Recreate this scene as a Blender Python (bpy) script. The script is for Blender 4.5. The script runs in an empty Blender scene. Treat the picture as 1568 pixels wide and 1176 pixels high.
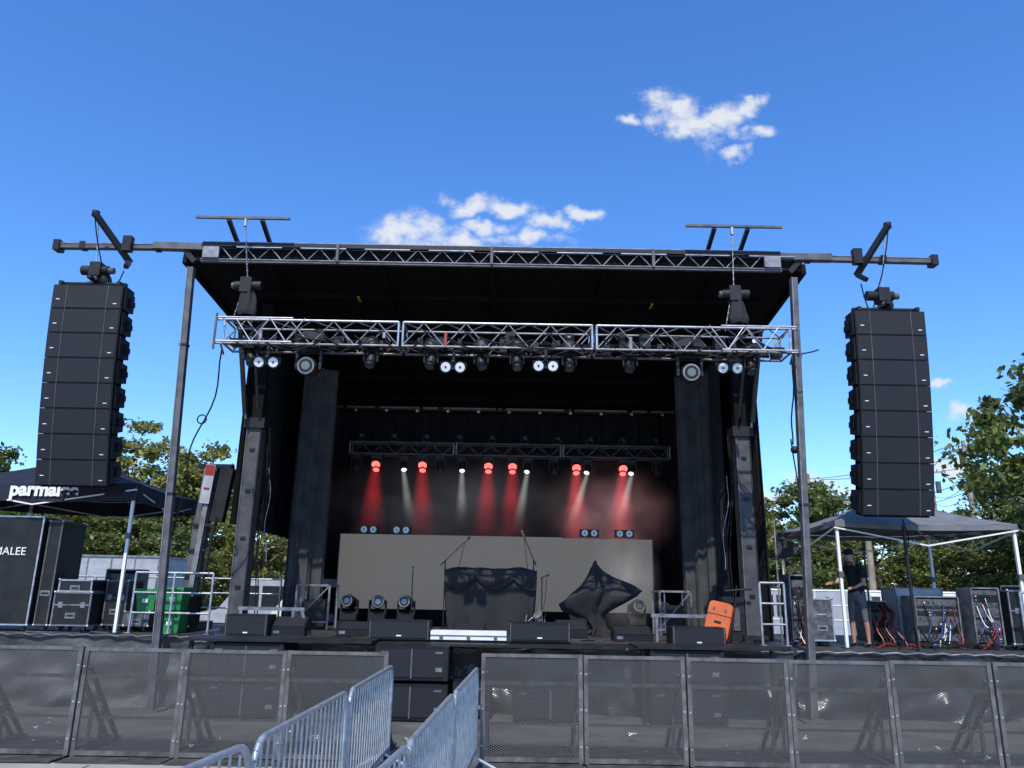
import bpy,math,random
import numpy as np
from mathutils import Vector,Matrix,Euler
random.seed(7);rng=np.random.default_rng(5)
R=math.radians;U=random.uniform
scene=bpy.context.scene;COL=scene.collection
scene.view_settings.view_transform='Standard'
# ------------------------------------------------------------ materials
def mat(name,col,rough=.6,metal=0,var=.25,scale=4,bump=0,bscale=None,emis=None,es=1,spec=.5,stretch=None):
    m=bpy.data.materials.new(name);m.use_nodes=True;nt=m.node_tree;b=nt.nodes['Principled BSDF']
    b.inputs['Roughness'].default_value=rough;b.inputs['Metallic'].default_value=metal
    b.inputs['Specular IOR Level'].default_value=spec
    tc=nt.nodes.new('ShaderNodeTexCoord');vec=tc.outputs['Object']
    if stretch:
        mp=nt.nodes.new('ShaderNodeMapping');mp.inputs['Scale'].default_value=stretch
        nt.links.new(vec,mp.inputs['Vector']);vec=mp.outputs['Vector']
    n=nt.nodes.new('ShaderNodeTexNoise');n.inputs['Scale'].default_value=scale;n.inputs['Detail'].default_value=4
    nt.links.new(vec,n.inputs['Vector'])
    cr=nt.nodes.new('ShaderNodeValToRGB');cr.color_ramp.elements[0].position=.3;cr.color_ramp.elements[1].position=.7
    cr.color_ramp.elements[0].color=tuple(c*(1-var) for c in col)+(1,)
    cr.color_ramp.elements[1].color=tuple(min(1,c*(1+var)) for c in col)+(1,)
    nt.links.new(n.outputs['Fac'],cr.inputs['Fac']);nt.links.new(cr.outputs['Color'],b.inputs['Base Color'])
    if bump:
        n2=nt.nodes.new('ShaderNodeTexNoise');n2.inputs['Scale'].default_value=bscale or scale*4;n2.inputs['Detail'].default_value=3
        nt.links.new(vec,n2.inputs['Vector'])
        bp=nt.nodes.new('ShaderNodeBump');bp.inputs['Strength'].default_value=bump;bp.inputs['Distance'].default_value=.05
        nt.links.new(n2.outputs['Fac'],bp.inputs['Height']);nt.links.new(bp.outputs['Normal'],b.inputs['Normal'])
    if emis:
        b.inputs['Emission Color'].default_value=tuple(emis)+(1,);b.inputs['Emission Strength'].default_value=es
    return m
M={}
M['blk']=mat('black_paint',(.014,.014,.015),.5,var=.4,spec=.3)
M['matte']=mat('matte_black',(.006,.006,.007),.9,var=.3,spec=.15)
M['drape']=mat('black_drape',(.020,.0205,.022),.85,var=.3,scale=3,bump=.12,bscale=20,spec=.2)
M['mdrape']=mat('masking_drape',(.055,.055,.056),.85,var=.3,scale=3,bump=.12,bscale=20,spec=.2)
M['bdrape']=mat('backdrop_fabric',(.012,.0125,.014),.9,var=.3,scale=3,spec=.1)
M['cover']=mat('cloth_cover',(.026,.0245,.027),.85,var=.1,scale=5,bump=.12,bscale=9,spec=.25)
M['alu']=mat('aluminium',(.45,.45,.47),.4,.7,var=.3,scale=8)
M['dalu']=mat('dull_aluminium',(.20,.20,.21),.5,.5,var=.4,scale=6)
M['steel']=mat('painted_steel',(.09,.09,.095),.55,.1,var=.35,scale=5,spec=.4)
M['colm']=mat('column_paint',(.06,.061,.065),.6,.1,var=.35,scale=5,spec=.3)
M['galv']=mat('galvanised_steel',(.38,.42,.45),.42,.6,var=.25,scale=12)
M['white']=mat('white_paint',(.72,.72,.70),.5,var=.08)
M['lgrey']=mat('trailer_skin',(.34,.36,.39),.5,var=.15)
M['grille']=mat('speaker_grille',(.013,.0145,.020),.6,var=.2,scale=60,bump=.3,bscale=150,spec=.3)
M['cab']=mat('speaker_cabinet',(.008,.009,.012),.5,var=.3,spec=.3)
M['led']=mat('video_wall_panel',(.11,.108,.10),.9,var=.04,scale=1.5,spec=.05,emis=(1,.93,.83),es=.112)
M['lens']=mat('lamp_glass',(.75,.78,.8),.15,0,var=.1)
M['dlens']=mat('dark_lens',(.12,.13,.15),.08,.5,var=.1)
M['deck']=mat('deck_plywood',(.035,.033,.031),.65,var=.5,scale=2.5)
M['skirtL']=mat('mesh_skirt',(.055,.055,.054),.6,var=.35,scale=3,bump=.6,bscale=5)
M['skirtR']=mat('plastic_skirt',(.022,.022,.023),.32,var=.3,scale=3,bump=.9,bscale=3.2)
M['rubber']=mat('rubber_cable',(.01,.01,.01),.7,spec=.2)
M['red']=mat('red_plastic',(.26,.02,.015),.45,var=.1)
M['blue']=mat('blue_plastic',(.03,.07,.22),.45,var=.1)
M['green']=mat('green_plastic',(.02,.20,.06),.45,var=.15)
M['orange']=mat('orange_vinyl',(.52,.10,.015),.5,var=.15)
M['yellow']=mat('yellow_plastic',(.5,.35,.03),.5)
M['skin']=mat('skin',(.36,.20,.14),.5,var=.08)
M['hair']=mat('hair',(.03,.02,.015),.8)
M['tee']=mat('black_tee',(.013,.013,.015),.9,bump=.3,bscale=12,spec=.2)
M['shorts']=mat('grey_shorts',(.10,.10,.11),.85,bump=.3,bscale=12)
M['tentb']=mat('black_canvas',(.013,.015,.024),.65,var=.2,bump=.4,bscale=3,spec=.3)
M['tentg']=mat('grey_canvas',(.135,.14,.15),.7,var=.12,bump=.5,bscale=3,spec=.3)
M['bark']=mat('bark',(.12,.09,.065),.9,var=.4,scale=6,bump=.6)
M['polew']=mat('weathered_wood',(.28,.23,.17),.9,var=.3,scale=3)
M['bar']=mat('barricade_frame',(.11,.105,.10),.55,.3,var=.5,scale=7)
M['plate']=mat('worn_floor_plate',(.05,.048,.045),.6,.2,var=.6,scale=5)
M['gear']=mat('rack_gear',(.08,.08,.085),.45,.2,var=.5,scale=14)
M['glow']=mat('lamp_red',(.2,.0,.0),.4,emis=(1,.10,.09),es=3.2)
M['gloww']=mat('lamp_white',(.5,.5,.5),.4,emis=(.9,1,.9),es=1.4)
M['glass']=mat('vehicle_glass',(.02,.025,.03),.08,var=.1)
M['conc']=mat('asphalt',(.08,.078,.073),.85,var=.45,scale=1.6,bump=.3,bscale=60)
M['pave']=mat('concrete_pavement',(.30,.285,.255),.9,var=.2,scale=1.5,bump=.3,bscale=70)
M['grass']=mat('grass_field',(.06,.08,.025),.95,var=.4,scale=.8,bump=.4)
def NM(nt,op,a,c=None,d=None):
    n=nt.nodes.new('ShaderNodeMath');n.operation=op
    for i,q in enumerate((a,c,d)):
        if q is None:continue
        if isinstance(q,(int,float)):n.inputs[i].default_value=q
        else:nt.links.new(q,n.inputs[i])
    return n.outputs[0]
def meshmat():
    m=bpy.data.materials.new('expanded_metal');m.use_nodes=True;nt=m.node_tree;b=nt.nodes['Principled BSDF']
    b.inputs['Base Color'].default_value=(.08,.076,.071,1);b.inputs['Metallic'].default_value=.2;b.inputs['Roughness'].default_value=.55
    tc=nt.nodes.new('ShaderNodeTexCoord');sp=nt.nodes.new('ShaderNodeSeparateXYZ');nt.links.new(tc.outputs['Object'],sp.inputs[0])
    a=NM(nt,'MULTIPLY',sp.outputs['X'],1/.05);c=NM(nt,'MULTIPLY',sp.outputs['Z'],1/.027)
    r=[]
    for op in('ADD','SUBTRACT'):
        t=NM(nt,'FRACT',NM(nt,'ADD',NM(nt,op,a,c),200.));r.append(NM(nt,'LESS_THAN',NM(nt,'ABSOLUTE',NM(nt,'SUBTRACT',t,.5)),.165))
    nt.links.new(NM(nt,'MAXIMUM',r[0],r[1]),b.inputs['Alpha']);return m
M['exp']=meshmat()
def leafmat(name,c1,c2,c3):
    m=bpy.data.materials.new(name);m.use_nodes=True;nt=m.node_tree;b=nt.nodes['Principled BSDF'];out=nt.nodes['Material Output']
    g=nt.nodes.new('ShaderNodeNewGeometry');cr=nt.nodes.new('ShaderNodeValToRGB')
    e=cr.color_ramp.elements;e[0].color=c1+(1,);e[1].color=c3+(1,);x=e.new(.55);x.color=c2+(1,)
    nt.links.new(g.outputs['Random Per Island'],cr.inputs['Fac']);b.inputs['Roughness'].default_value=.55
    tc=nt.nodes.new('ShaderNodeTexCoord');n=nt.nodes.new('ShaderNodeTexNoise');n.inputs['Scale'].default_value=.6
    nt.links.new(tc.outputs['Object'],n.inputs['Vector'])
    mp=nt.nodes.new('ShaderNodeMapRange');mp.inputs[1].default_value=.35;mp.inputs[2].default_value=.65;mp.inputs[3].default_value=.55;mp.inputs[4].default_value=1.3
    nt.links.new(n.outputs['Fac'],mp.inputs[0])
    vm=nt.nodes.new('ShaderNodeVectorMath');vm.operation='SCALE';nt.links.new(cr.outputs['Color'],vm.inputs[0]);nt.links.new(mp.outputs[0],vm.inputs['Scale'])
    nt.links.new(vm.outputs[0],b.inputs['Base Color'])
    t=nt.nodes.new('ShaderNodeBsdfTranslucent');nt.links.new(vm.outputs[0],t.inputs['Color'])
    mx=nt.nodes.new('ShaderNodeMixShader');mx.inputs[0].default_value=.4
    nt.links.new(b.outputs[0],mx.inputs[1]);nt.links.new(t.outputs[0],mx.inputs[2]);nt.links.new(mx.outputs[0],out.inputs['Surface']);return m
M['leafA']=leafmat('leaves_green',(.06,.09,.02),(.12,.16,.035),(.2,.22,.055))
M['leafB']=leafmat('leaves_yellowing',(.11,.13,.025),(.23,.24,.055),(.36,.30,.075))
# ------------------------------------------------------------ builder
class B:
    def __init__(s):s.v=[];s.f=[];s.m=[];s.mats=[];s.sm=[]
    def mi(s,k):
        if k not in s.mats:s.mats.append(k)
        return s.mats.index(k)
    def add(s,vs,fs,k,smooth=False):
        o=len(s.v);s.v+=[tuple(p) for p in vs];i=s.mi(k)
        for f in fs:s.f.append(tuple(o+q for q in f));s.m.append(i);s.sm.append(smooth)
    def box(s,x0,x1,y0,y1,z0,z1,k):
        s.add([(x0,y0,z0),(x1,y0,z0),(x1,y1,z0),(x0,y1,z0),(x0,y0,z1),(x1,y0,z1),(x1,y1,z1),(x0,y1,z1)],
              [(0,3,2,1),(4,5,6,7),(0,1,5,4),(1,2,6,5),(2,3,7,6),(3,0,4,7)],k)
    def xbox(s,mtx,sx,sy,sz,k,c=(0,0,0),tb=1,tz=1):
        vs=[]
        for z in(-.5,.5):
            for x,y in((-.5,-.5),(.5,-.5),(.5,.5),(-.5,.5)):
                a=tb if y>0 else 1;q=tz if y>0 else 1
                vs.append(mtx@Vector((c[0]+x*sx*a,c[1]+y*sy,c[2]+z*sz*q)))
        s.add(vs,[(0,3,2,1),(4,5,6,7),(0,1,5,4),(1,2,6,5),(2,3,7,6),(3,0,4,7)],k)
    def tube(s,p,q,r,k,n=8,r2=None,cap=True):
        p=Vector(p);q=Vector(q);d=q-p
        if d.length<1e-6:return
        d.normalize();a=d.orthogonal().normalized();b=d.cross(a);r2=r if r2 is None else r2
        vs=[];
        for c,rr in((p,r),(q,r2)):
            for i in range(n):
                t=2*math.pi*i/n;vs.append(c+a*math.cos(t)*rr+b*math.sin(t)*rr)
        fs=[(i,(i+1)%n,n+(i+1)%n,n+i) for i in range(n)]
        s.add(vs,fs,k,n>5)
        if cap:s.add(vs[:n],[tuple(range(n))[::-1]],k);s.add(vs[n:],[tuple(range(n))],k)
    def path(s,pts,r,k,n=6):
        for a,b in zip(pts,pts[1:]):s.tube(a,b,r,k,n,cap=True)
    def cable(s,p,q,sag,r=.012,k='rubber',n=8,side=0):
        p=Vector(p);q=Vector(q);pts=[]
        for i in range(n+1):
            t=i/n;w=4*t*(1-t);pts.append(p.lerp(q,t)+Vector((side*w*math.sin(t*7),0,-sag*w)))
        s.path(pts,r,k,5)
    def bar(s,p,q,w,h,k,up=(0,0,1)):
        p=Vector(p);q=Vector(q);d=(q-p);L=d.length;d.normalize();u=Vector(up);a=d.cross(u)
        if a.length<1e-3:a=d.cross(Vector((0,1,0)))
        a.normalize();u=a.cross(d).normalized();vs=[]
        for c in(p,q):
            for x,y in((-1,-1),(1,-1),(1,1),(-1,1)):vs.append(c+a*x*w/2+u*y*h/2)
        s.add(vs,[(0,1,2,3),(7,6,5,4),(0,4,5,1),(1,5,6,2),(2,6,7,3),(3,7,4,0)],k)
    def grid(s,fn,nu,nv,k,smooth=True):
        vs=[fn(i/nu,j/nv) for j in range(nv+1) for i in range(nu+1)];w=nu+1
        s.add(vs,[(j*w+i,j*w+i+1,(j+1)*w+i+1,(j+1)*w+i) for j in range(nv) for i in range(nu)],k,smooth)
    def sph(s,c,r,k,n=8,sq=(1,1,1)):
        def fn(u,v):
            t=u*2*math.pi;p=v*math.pi
            return(c[0]+r*sq[0]*math.sin(p)*math.cos(t),c[1]+r*sq[1]*math.sin(p)*math.sin(t),c[2]-r*sq[2]*math.cos(p))
        s.grid(fn,n*2,n,k)
    def obj(s,name,loc=(0,0,0),parent=None,rot=None):
        me=bpy.data.meshes.new(name);me.from_pydata(s.v,[],s.f)
        for k in s.mats:me.materials.append(M[k])
        me.polygons.foreach_set('material_index',s.m);me.polygons.foreach_set('use_smooth',s.sm);me.update()
        o=bpy.data.objects.new(name,me);o.location=loc;COL.objects.link(o)
        if rot:o.rotation_euler=rot
        if parent:o.parent=parent
        return o
def inst(o,name,loc,rot=(0,0,0),sc=(1,1,1)):
    n=bpy.data.objects.new(name,o.data);n.location=loc;n.rotation_euler=rot;n.scale=sc;COL.objects.link(n);return n
# ------------------------------------------------------------ ground
b=B();b.add([(-900,-300,0),(900,-300,0),(900,1500,0),(-900,1500,0)],[(0,1,2,3)],'conc');b.obj('ground')
b=B();b.add([(-60,-40,.004),(60,-40,.004),(60,9.32,.004),(-60,9.5,.004)],[(0,1,2,3)],'pave')
for i in range(12):
    x=-15+i*2.6;b.add([(x,-10,.008),(x+.02,-10,.008),(x+.02,9.3,.008),(x,9.3,.008)],[(0,1,2,3)],'conc')
b.obj('pavement')
b=B();b.add([(-900,26,.02),(900,26,.02),(900,1400,.02),(-900,1400,.02)],[(0,1,2,3)],'grass');b.obj('grass')
ZD=1.10
# ------------------------------------------------------------ stage deck
b=B()
b.box(-5.25,4.75,13.6,21.6,ZD-.12,ZD,'deck')
b.box(-12.5,-5.27,13.75,19,ZD-.1,ZD-.005,'deck')
b.box(4.77,12.5,13.75,19,ZD-.14,ZD-.04,'deck')
b.box(-5.25,4.75,13.57,13.597,ZD-.16,ZD+.012,'blk')
for i in range(9):b.box(-5.25,4.75,13.62+i*1.0,13.63+i*1.0,ZD+.001,ZD+.003,'matte')
for x in [-12.3,-10,-8,-5.6,-5,-2.5,0,2.5,4.6,5.1,7.5,10,12.3]:
    for y in(14,16.5,18.8):b.bar((x,y,0),(x,y,ZD-.15),.07,.07,'steel')
for x in(-5.2,4.7):b.bar((x,13.7,.55),(x,21.5,.55),.1,.12,'steel')
b.obj('stage_deck')
def skirt(name,x0,x1,y,k,z1,seed):
    r=random.Random(seed);ph=[r.uniform(0,6) for _ in range(10)]
    b=B()
    def fn(u,v):
        x=x0+(x1-x0)*u;z=z1*(1-v)
        wx=x+.35*math.sin(z*2.1+ph[6])+.15*math.sin(x*1.3+ph[7])
        d=.06*math.sin(wx*3.1+ph[0]+v*2.5)+.035*math.sin(wx*6.9+ph[1]-v*5)+.02*math.sin(wx*15+ph[2]+v*6)+.035*math.sin(z*8+wx*2.3+ph[3])+.025*math.sin(z*15-wx*4.3+ph[5])
        return(x,y+d*(.2+v),z+.012*math.sin(x*9+ph[4])*(1-v)-.02*abs(math.sin(x*.9))*(1-v))
    b.grid(fn,int((x1-x0)*14),24,k)
    b.path([(x0+(x1-x0)*i/60,y-.04+.01*math.sin(i*1.7),z1+.01+.014*math.sin(i*2.1)) for i in range(61)],.018,'dalu' if x0>4 else 'steel')
    b.obj(name)
skirt('stage_skirt',-12.5,-5.3,13.5,'skirtL',1.1,1)
skirt('stage_skirt',4.8,12.5,13.5,'skirtR',1.03,2)
skirt('stage_skirt',-5.25,4.75,13.5,'skirtR',1.02,3)
# ------------------------------------------------------------ stage roof
b=B()
b.add([(-6.17,13.4,7.83),(5.43,13.4,7.83),(5.3,21.3,6.8),(-5.75,21.3,6.8),(-6.17,13.4,8.1),(5.43,13.4,8.1),(5.3,21.3,7.15),(-5.75,21.3,7.15)],
 [(0,1,2,3),(4,7,6,5),(0,4,5,1),(1,5,6,2),(2,6,7,3),(3,7,4,0)],'matte')
b.bar((-5.85,13.33,8.13),(5.0,13.33,8.13),.09,.08,'blk')
b.bar((-5.85,13.30,8.175),(5.0,13.30,8.175),.03,.014,'dalu')
b.bar((-5.85,13.33,7.80),(5.0,13.33,7.80),.07,.05,'steel');b.bar((-5.85,13.285,7.825),(5.0,13.285,7.825),.015,.014,'dalu')
n=44
for i in range(n):
    x0=-5.5+i*10.15/n;x1=x0+10.15/n
    b.tube((x0,13.33,7.83 if i%2 else 8.09),(x1,13.33,8.09 if i%2 else 7.83),.011,'dalu',6)
for i in range(9):
    x=-5.2+i*1.2;b.bar((x,13.28,8.07),(x+.85,13.28,8.07),.02,.014,'alu')
for x in(-3.3,-.42,2.6):b.bar((x,13.27,7.8),(x,13.27,8.16),.05,.06,'steel')
for x in(-5.66,4.82):b.box(x-.15,x+.15,13.24,13.3,7.84,8.06,'dalu')
for i,y in enumerate((14.6,16,17.4,18.8,20.2)):
    z=7.8-(y-13.4)*.13;b.bar((-5.7,y,z),(5.1,y,z),.08,.12,'matte')
for x in(-4.6,-2.5,-.4,1.7,3.8):b.bar((x,13.5,7.76),(x,21.2,6.76),.06,.1,'matte')
for x,y in((-3.1,14.3),(2.75,14.4)):b.box(x,x+.04,y,y+.25,7.5,7.52,'yellow')
b.bar((-6.17,13.35,7.86),(-5.75,21.3,6.86),.08,.2,'matte');b.bar((5.43,13.35,7.86),(5.3,21.3,6.86),.08,.2,'matte')
b.bar((-5.6,20.9,6.78),(5.2,20.9,6.78),.1,.1,'blk')
for i in range(6):b.bar((-5.4+i*1.75,20.83,6.80),(-5.4+i*1.75+1.6,20.83,6.80),.02,.05,'dalu')
for i in range(13):b.box(-5.2+i*.85,-5.13+i*.85,20.8,20.85,6.68,6.74,'alu')
for x in(-5.4,4.95):b.box(x-.12,x+.12,20.7,20.8,6.60,6.70,'white')
b.obj('stage_roof')
def curtain(name,p,q,z0,z1,amp,wl,k='drape',z1b=None):
    b=B();p=Vector(p);q=Vector(q);L=(q-p).length;d=(q-p)/L;nrm=Vector((-d.y,d.x))
    z1b=z1 if z1b is None else z1b;ph=U(0,9)
    def fn(u,v):
        s=u*L;w=math.sin(s*2*math.pi/wl+ph+1.3*math.sin(s*.9+ph))*amp*(.45+.55*v)+.3*amp*math.sin(s*2*math.pi/wl*2.7+v*2)
        c=p+d*s+nrm*w;zt=z1+(z1b-z1)*u;return(c.x,c.y,zt+(z0-zt)*v)
    b.grid(fn,int(L/wl*12),8,k);return b.obj(name)
curtain('backdrop_curtain',(-5.6,21.1),(5.2,21.1),ZD,6.8,.09,.55,'bdrape')
curtain('wing_curtain',(-4.8,17.2),(-4.85,21.0),ZD,7.0,.07,.4)
curtain('wing_curtain',(4.5,16.2),(4.55,21.0),ZD,7.0,.07,.4)
curtain('side_wall_curtain',(-5.35,15.1),(-5.6,21.1),3.1,7.6,.05,.6,z1b=6.8)
curtain('side_wall_curtain',(4.95,15.1),(5.25,21.1),ZD,7.6,.05,.6,z1b=6.8)
curtain('masking_curtain',(-4.8,17.2),(-4.1,17.6),ZD+.02,6.9,.06,.3,'mdrape')
curtain('masking_curtain',(4.6,16.9),(3.85,17.6),ZD+.02,6.9,.06,.3,'mdrape')
for sx,x in((-1,-5.06),(1,4.56)):
    b=B()
    b.box(x-.14,x+.14,14.9,15.2,ZD,5.05,'colm')
    b.box(x-.145,x-.125,14.88,14.9,ZD,5.05,'steel');b.box(x+.12,x+.145,14.88,14.9,ZD,5.05,'blk')
    b.box(x-.22,x+.22,14.8,15.3,ZD,ZD+.12,'blk');b.box(x-.2,x+.2,14.84,15.26,4.95,5.15,'blk')
    b.box(x-.11,x+.11,14.95,15.15,5.05,7.6,'matte')
    for z in(1.9,2.8,3.7,4.5):b.box(x-.05,x+.05,14.87,14.9,z,z+.05,'blk')
    b.tube((x+sx*.15,14.7,5.2),(x+sx*.28,14.2,7.0),.05,'blk');b.tube((x+sx*.13,14.72,5.1),(x+sx*.2,14.45,6.1),.024,'dalu')
    b.tube((x-sx*.1,14.7,5.3),(x-sx*.05,14.3,6.4),.03,'blk')
    for j in range(2):b.cable((x-sx*(.2+.04*j),15.1,5),(x-sx*(.3+.05*j),15.1,1.4),-.0,.012,'rubber',10,side=.06+.02*j)
    b.cable((x-sx*.3,15.1,4.2),(x-sx*.42,15.1,2.4),-.0,.009,'dalu',10,side=.06)
    b.obj('stage_column')
for x0,x1 in((-5.66,-5.96),(4.90,5.16)):
    b=B();b.bar((x0,13.2,.02),(x1,13.2,7.6),.115,.115,'steel',up=(0,1,0));b.box(x0-.2,x0+.2,13.0,13.4,0,.03,'steel')
    b.bar((x0-.045,13.135,.05),(x1-.045,13.135,7.6),.014,.014,'dalu',up=(0,1,0))
    for t in(.45,.8):
        p=Vector((x0,13.2,0)).lerp(Vector((x1,13.2,7.6)),t);b.box(p.x-.07,p.x+.07,13.13,13.27,p.z,p.z+.04,'blk')
    b.obj('roof_support_pole')
for s,xo,xi,xt,xl,zt in((-1,-8.6,-5.79,-7.71,-7.23,8.51),(1,7.9,4.97,6.86,6.45,8.55)):
    b=B()
    b.bar((xo,13.4,8.08),(xi,13.4,8.10),.12,.1,'steel');b.bar((xi+s*1.0,13.38,8.10),(xi+s*-.05,13.38,8.09),.15,.13,'steel')
    b.bar((xo,13.335,8.12),(xi,13.335,8.14),.012,.02,'dalu')
    b.box(xo-.06,xo+.06,13.3,13.5,7.98,8.18,'blk');b.bar((xi+s*.4,13.4,8.02),(xi+s*.2,13.4,7.8),.1,.1,'blk')
    b.bar((xl,13.45,7.78),(xt,12.85,zt),.08,.10,'blk');b.bar((xl-.02,13.3,7.95),(xl-.02,13.3,8.25),.16,.13,'blk')
    for dx in(-.9,.5):b.box(xl+dx-.05,xl+dx+.05,13.32,13.48,8.02,8.16,'blk')
    b.tube((xt,12.9,zt+.05),(xt,12.9,zt-.05),.07,'blk');b.bar((xl,13.4,7.78),(xl+.06,13.2,7.6),.08,.08,'blk')
    b.cable((xt,12.85,zt),(xl+.02,13.3,7.3),.5,.012);b.obj('roof_outrigger_beam')
def chain(b,p,q,k='dalu'):
    p=Vector(p);q=Vector(q);n=max(2,int((q-p).length/.06))
    for i in range(n):
        a=p.lerp(q,i/n);c=p.lerp(q,(i+.85)/n);b.tube(a,c,.014 if i%2 else .008,k,5)
# ------------------------------------------------------------ line arrays
def line_array(x,ytop,ztop,n,hz):
    b=B();pos=Vector((x,ytop,ztop))
    for i in range(n):
        th=R(3+9.5*i/(n-1));Mx=Matrix.Translation(pos)@Matrix.Rotation(th,4,'X')
        h=hz-.006
        b.xbox(Mx,1.25,.50,h,'cab',(0,.25,-hz/2),tb=.96,tz=.74)
        b.xbox(Mx,1.1,.40,hz+.06,'matte',(0,.23,-hz/2))
        b.xbox(Mx,.72,.012,h-.03,'grille',(0,-.008,-hz/2))
        for sx in(-1,1):
            b.xbox(Mx,.235,.010,h-.03,'grille',(sx*.49,-.006,-hz/2));b.xbox(Mx,.010,.02,h,'steel',(sx*.366,-.01,-hz/2))
            b.xbox(Mx,.065,.006,.014,'white',(sx*.51,-.016,-hz*.78 if sx>0 else -hz*.62))
            b.xbox(Mx,.03,.1,h*.9,'blk',(sx*.63,.12,-hz/2));b.xbox(Mx,.02,.16,.1,'blk',(sx*.61,.42,-hz/2))
            b.xbox(Mx,.05,.14,.16,'cab',(sx*.625,.32,-hz/2))
        b.xbox(Mx,.5,.02,.03,'blk',(0,.52,-hz*.5))
        pos=pos+Vector((0,math.sin(th),-math.cos(th)))*hz
    b.box(x-.55,x-.49,ytop,ytop+.55,ztop+.01,ztop+.08,'blk');b.box(x+.49,x+.55,ytop,ytop+.55,ztop+.01,ztop+.08,'blk')
    b.box(x-.55,x+.55,ytop+.2,ytop+.28,ztop+.08,ztop+.13,'blk');b.box(x-.04,x+.04,ytop-.05,ytop+.6,ztop+.12,ztop+.17,'blk')
    zc=ztop+.36
    b.tube((x-.28,ytop+.2,zc),(x+.2,ytop+.2,zc),.09,'blk',12);b.box(x-.1,x+.1,ytop+.08,ytop+.32,zc-.13,zc+.13,'blk')
    b.tube((x+.2,ytop+.2,zc),(x+.3,ytop+.2,zc),.06,'steel',10);b.box(x-.05,x+.05,ytop+.1,ytop+.3,zc-.22,zc-.1,'steel')
    for sx in(-1,1):chain(b,(x+sx*.03,ytop+.2,zc-.2),(x+sx*.3,ytop+.24,ztop+.12))
    b.sph((x+.1,ytop+.28,zc-.16),.13,'cover',6,(1,1,1.1))
    return b
b=line_array(-7.615,12.9,7.11,8,.447);chain(b,(-7.68,12.95,8.45),(-7.64,13.1,7.5),'alu');b.cable((-7.3,13.4,7.6),(-7.55,13.2,7.3),.3)
b.obj('line_array_speaker')
b=line_array(6.71,12.9,6.88,8,.452);chain(b,(6.83,12.95,8.5),(6.72,13.1,7.28),'alu');b.cable((6.5,13.4,7.6),(6.6,13.2,7.1),.3)
b.obj('line_array_speaker.001')
for s,xa,xb,xc in((-1,-5.91,-4.17,-4.98),(1,3.17,4.95,4.02)):
    b=B();b.bar((xa,13.0,8.53),(xb,13.0,8.53),.05,.045,'steel')
    xh=-4.80 if s<0 else 3.97
    for x in(xc-.32,xc+.3):b.bar((x,13.0,8.50),(x,14.0,8.12),.07,.07,'blk')
    b.tube((xc,13.0,8.5),(xc,13.0,8.36),.035,'alu')
    chain(b,(xc,13.0,8.4),(xh,12.95,7.25));b.obj('rigging_bar')
    b=B();b.tube((xh-.22,12.95,7.16),(xh+.26,12.95,7.17),.085,'blk',12);b.box(xh-.1,xh+.1,12.85,13.05,7.02,7.3,'blk')
    b.tube((xh-.27,12.95,7.16),(xh-.22,12.95,7.16),.06,'steel',10)
    def bag(u,v):
        t=u*2*math.pi;r=(.1+.07*v+.03*math.sin(t*5+v*4))*(1 if v<.9 else .8);return(xh+.02+r*math.cos(t)+.04*v,12.95+r*math.sin(t)*.8,7.1-.5*v)
    b.grid(bag,20,8,'cover')
    chain(b,(xh-.08,12.95,7.02),(xh-.2,12.95,6.45));chain(b,(xh+.1,12.95,7.02),(xh+.15,12.95,6.45));b.cable((xh,12.9,7.1),(xh+.3,12.9,6.45),.1);b.obj('chain_hoist')
# ------------------------------------------------------------ moving heads
def mhead(b,x,y,z,s=1,up=False,aim=(0,-.5,-.85),lens='dlens',ring=False):
    k=-1 if up else 1
    b.box(x-.17*s,x+.17*s,y-.13*s,y+.13*s,z-.0*s,z+.12*s,'blk')
    zc=z-k*.26*s if not up else z+.12*s+.24*s
    zz=z if not up else z+.12*s
    for sx in(-1,1):b.bar((x+sx*.165*s,y,zz),(x+sx*.165*s,y,zc-(k*.04*s)),.11*s,.035*s,'blk',up=(1,0,0))
    b.box(x-.17*s,x+.17*s,y-.05*s,y+.05*s,min(zz,zz-k*.04*s),max(zz,zz-k*.04*s),'blk')
    a=Vector(aim).normalized();c=Vector((x,y,zc))
    b.tube(c-a*.16*s,c+a*.1*s,.12*s,'blk',14,.125*s);b.tube(c+a*.1*s,c+a*.17*s,.14*s,'blk',14,.125*s);b.tube(c-a*.2*s,c-a*.16*s,.08*s,'blk',12,.12*s)
    if ring:b.tube(c+a*.1701*s,c+a*.176*s,.118*s,'dalu',16);b.tube(c+a*.1765*s,c+a*.180*s,.095*s,'blk',16);b.tube(c+a*.1805*s,c+a*.185*s,.06*s,'dlens',14)
    else:b.tube(c+a*.171*s,c+a*.178*s,.105*s,lens,14)
def truss(b,x0,x1,y0,y1,z0,z1,pitch,r,rd,k,kd=None):
    kd=kd or k
    for y in(y0,y1):
        for z in(z0,z1):b.tube((x0,y,z),(x1,y,z),r,k,8)
    n=max(2,int(round((x1-x0)/pitch)));d=(x1-x0)/n
    for i in range(n):
        a=x0+i*d;c=a+d;e=i%2
        for y in(y0,y1):b.tube((a,y,z1 if e else z0),(c,y,z0 if e else z1),rd,kd,6)
        for z in(z0,z1):b.tube((a,y1 if e else y0,z),(c,y0 if e else y1,z),rd,kd,6)
def frame(b,x,y0,y1,z0,z1,r,k):
    for y in(y0,y1):b.tube((x,y,z0),(x,y,z1),r,k)
    for z in(z0,z1):b.tube((x,y0,z),(x,y1,z),r,k)
b=B();secs=[-5.06,-1.95,1.42,4.86]
y0,y1,z0,z1=12.7,13.2,6.0,6.43
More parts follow.
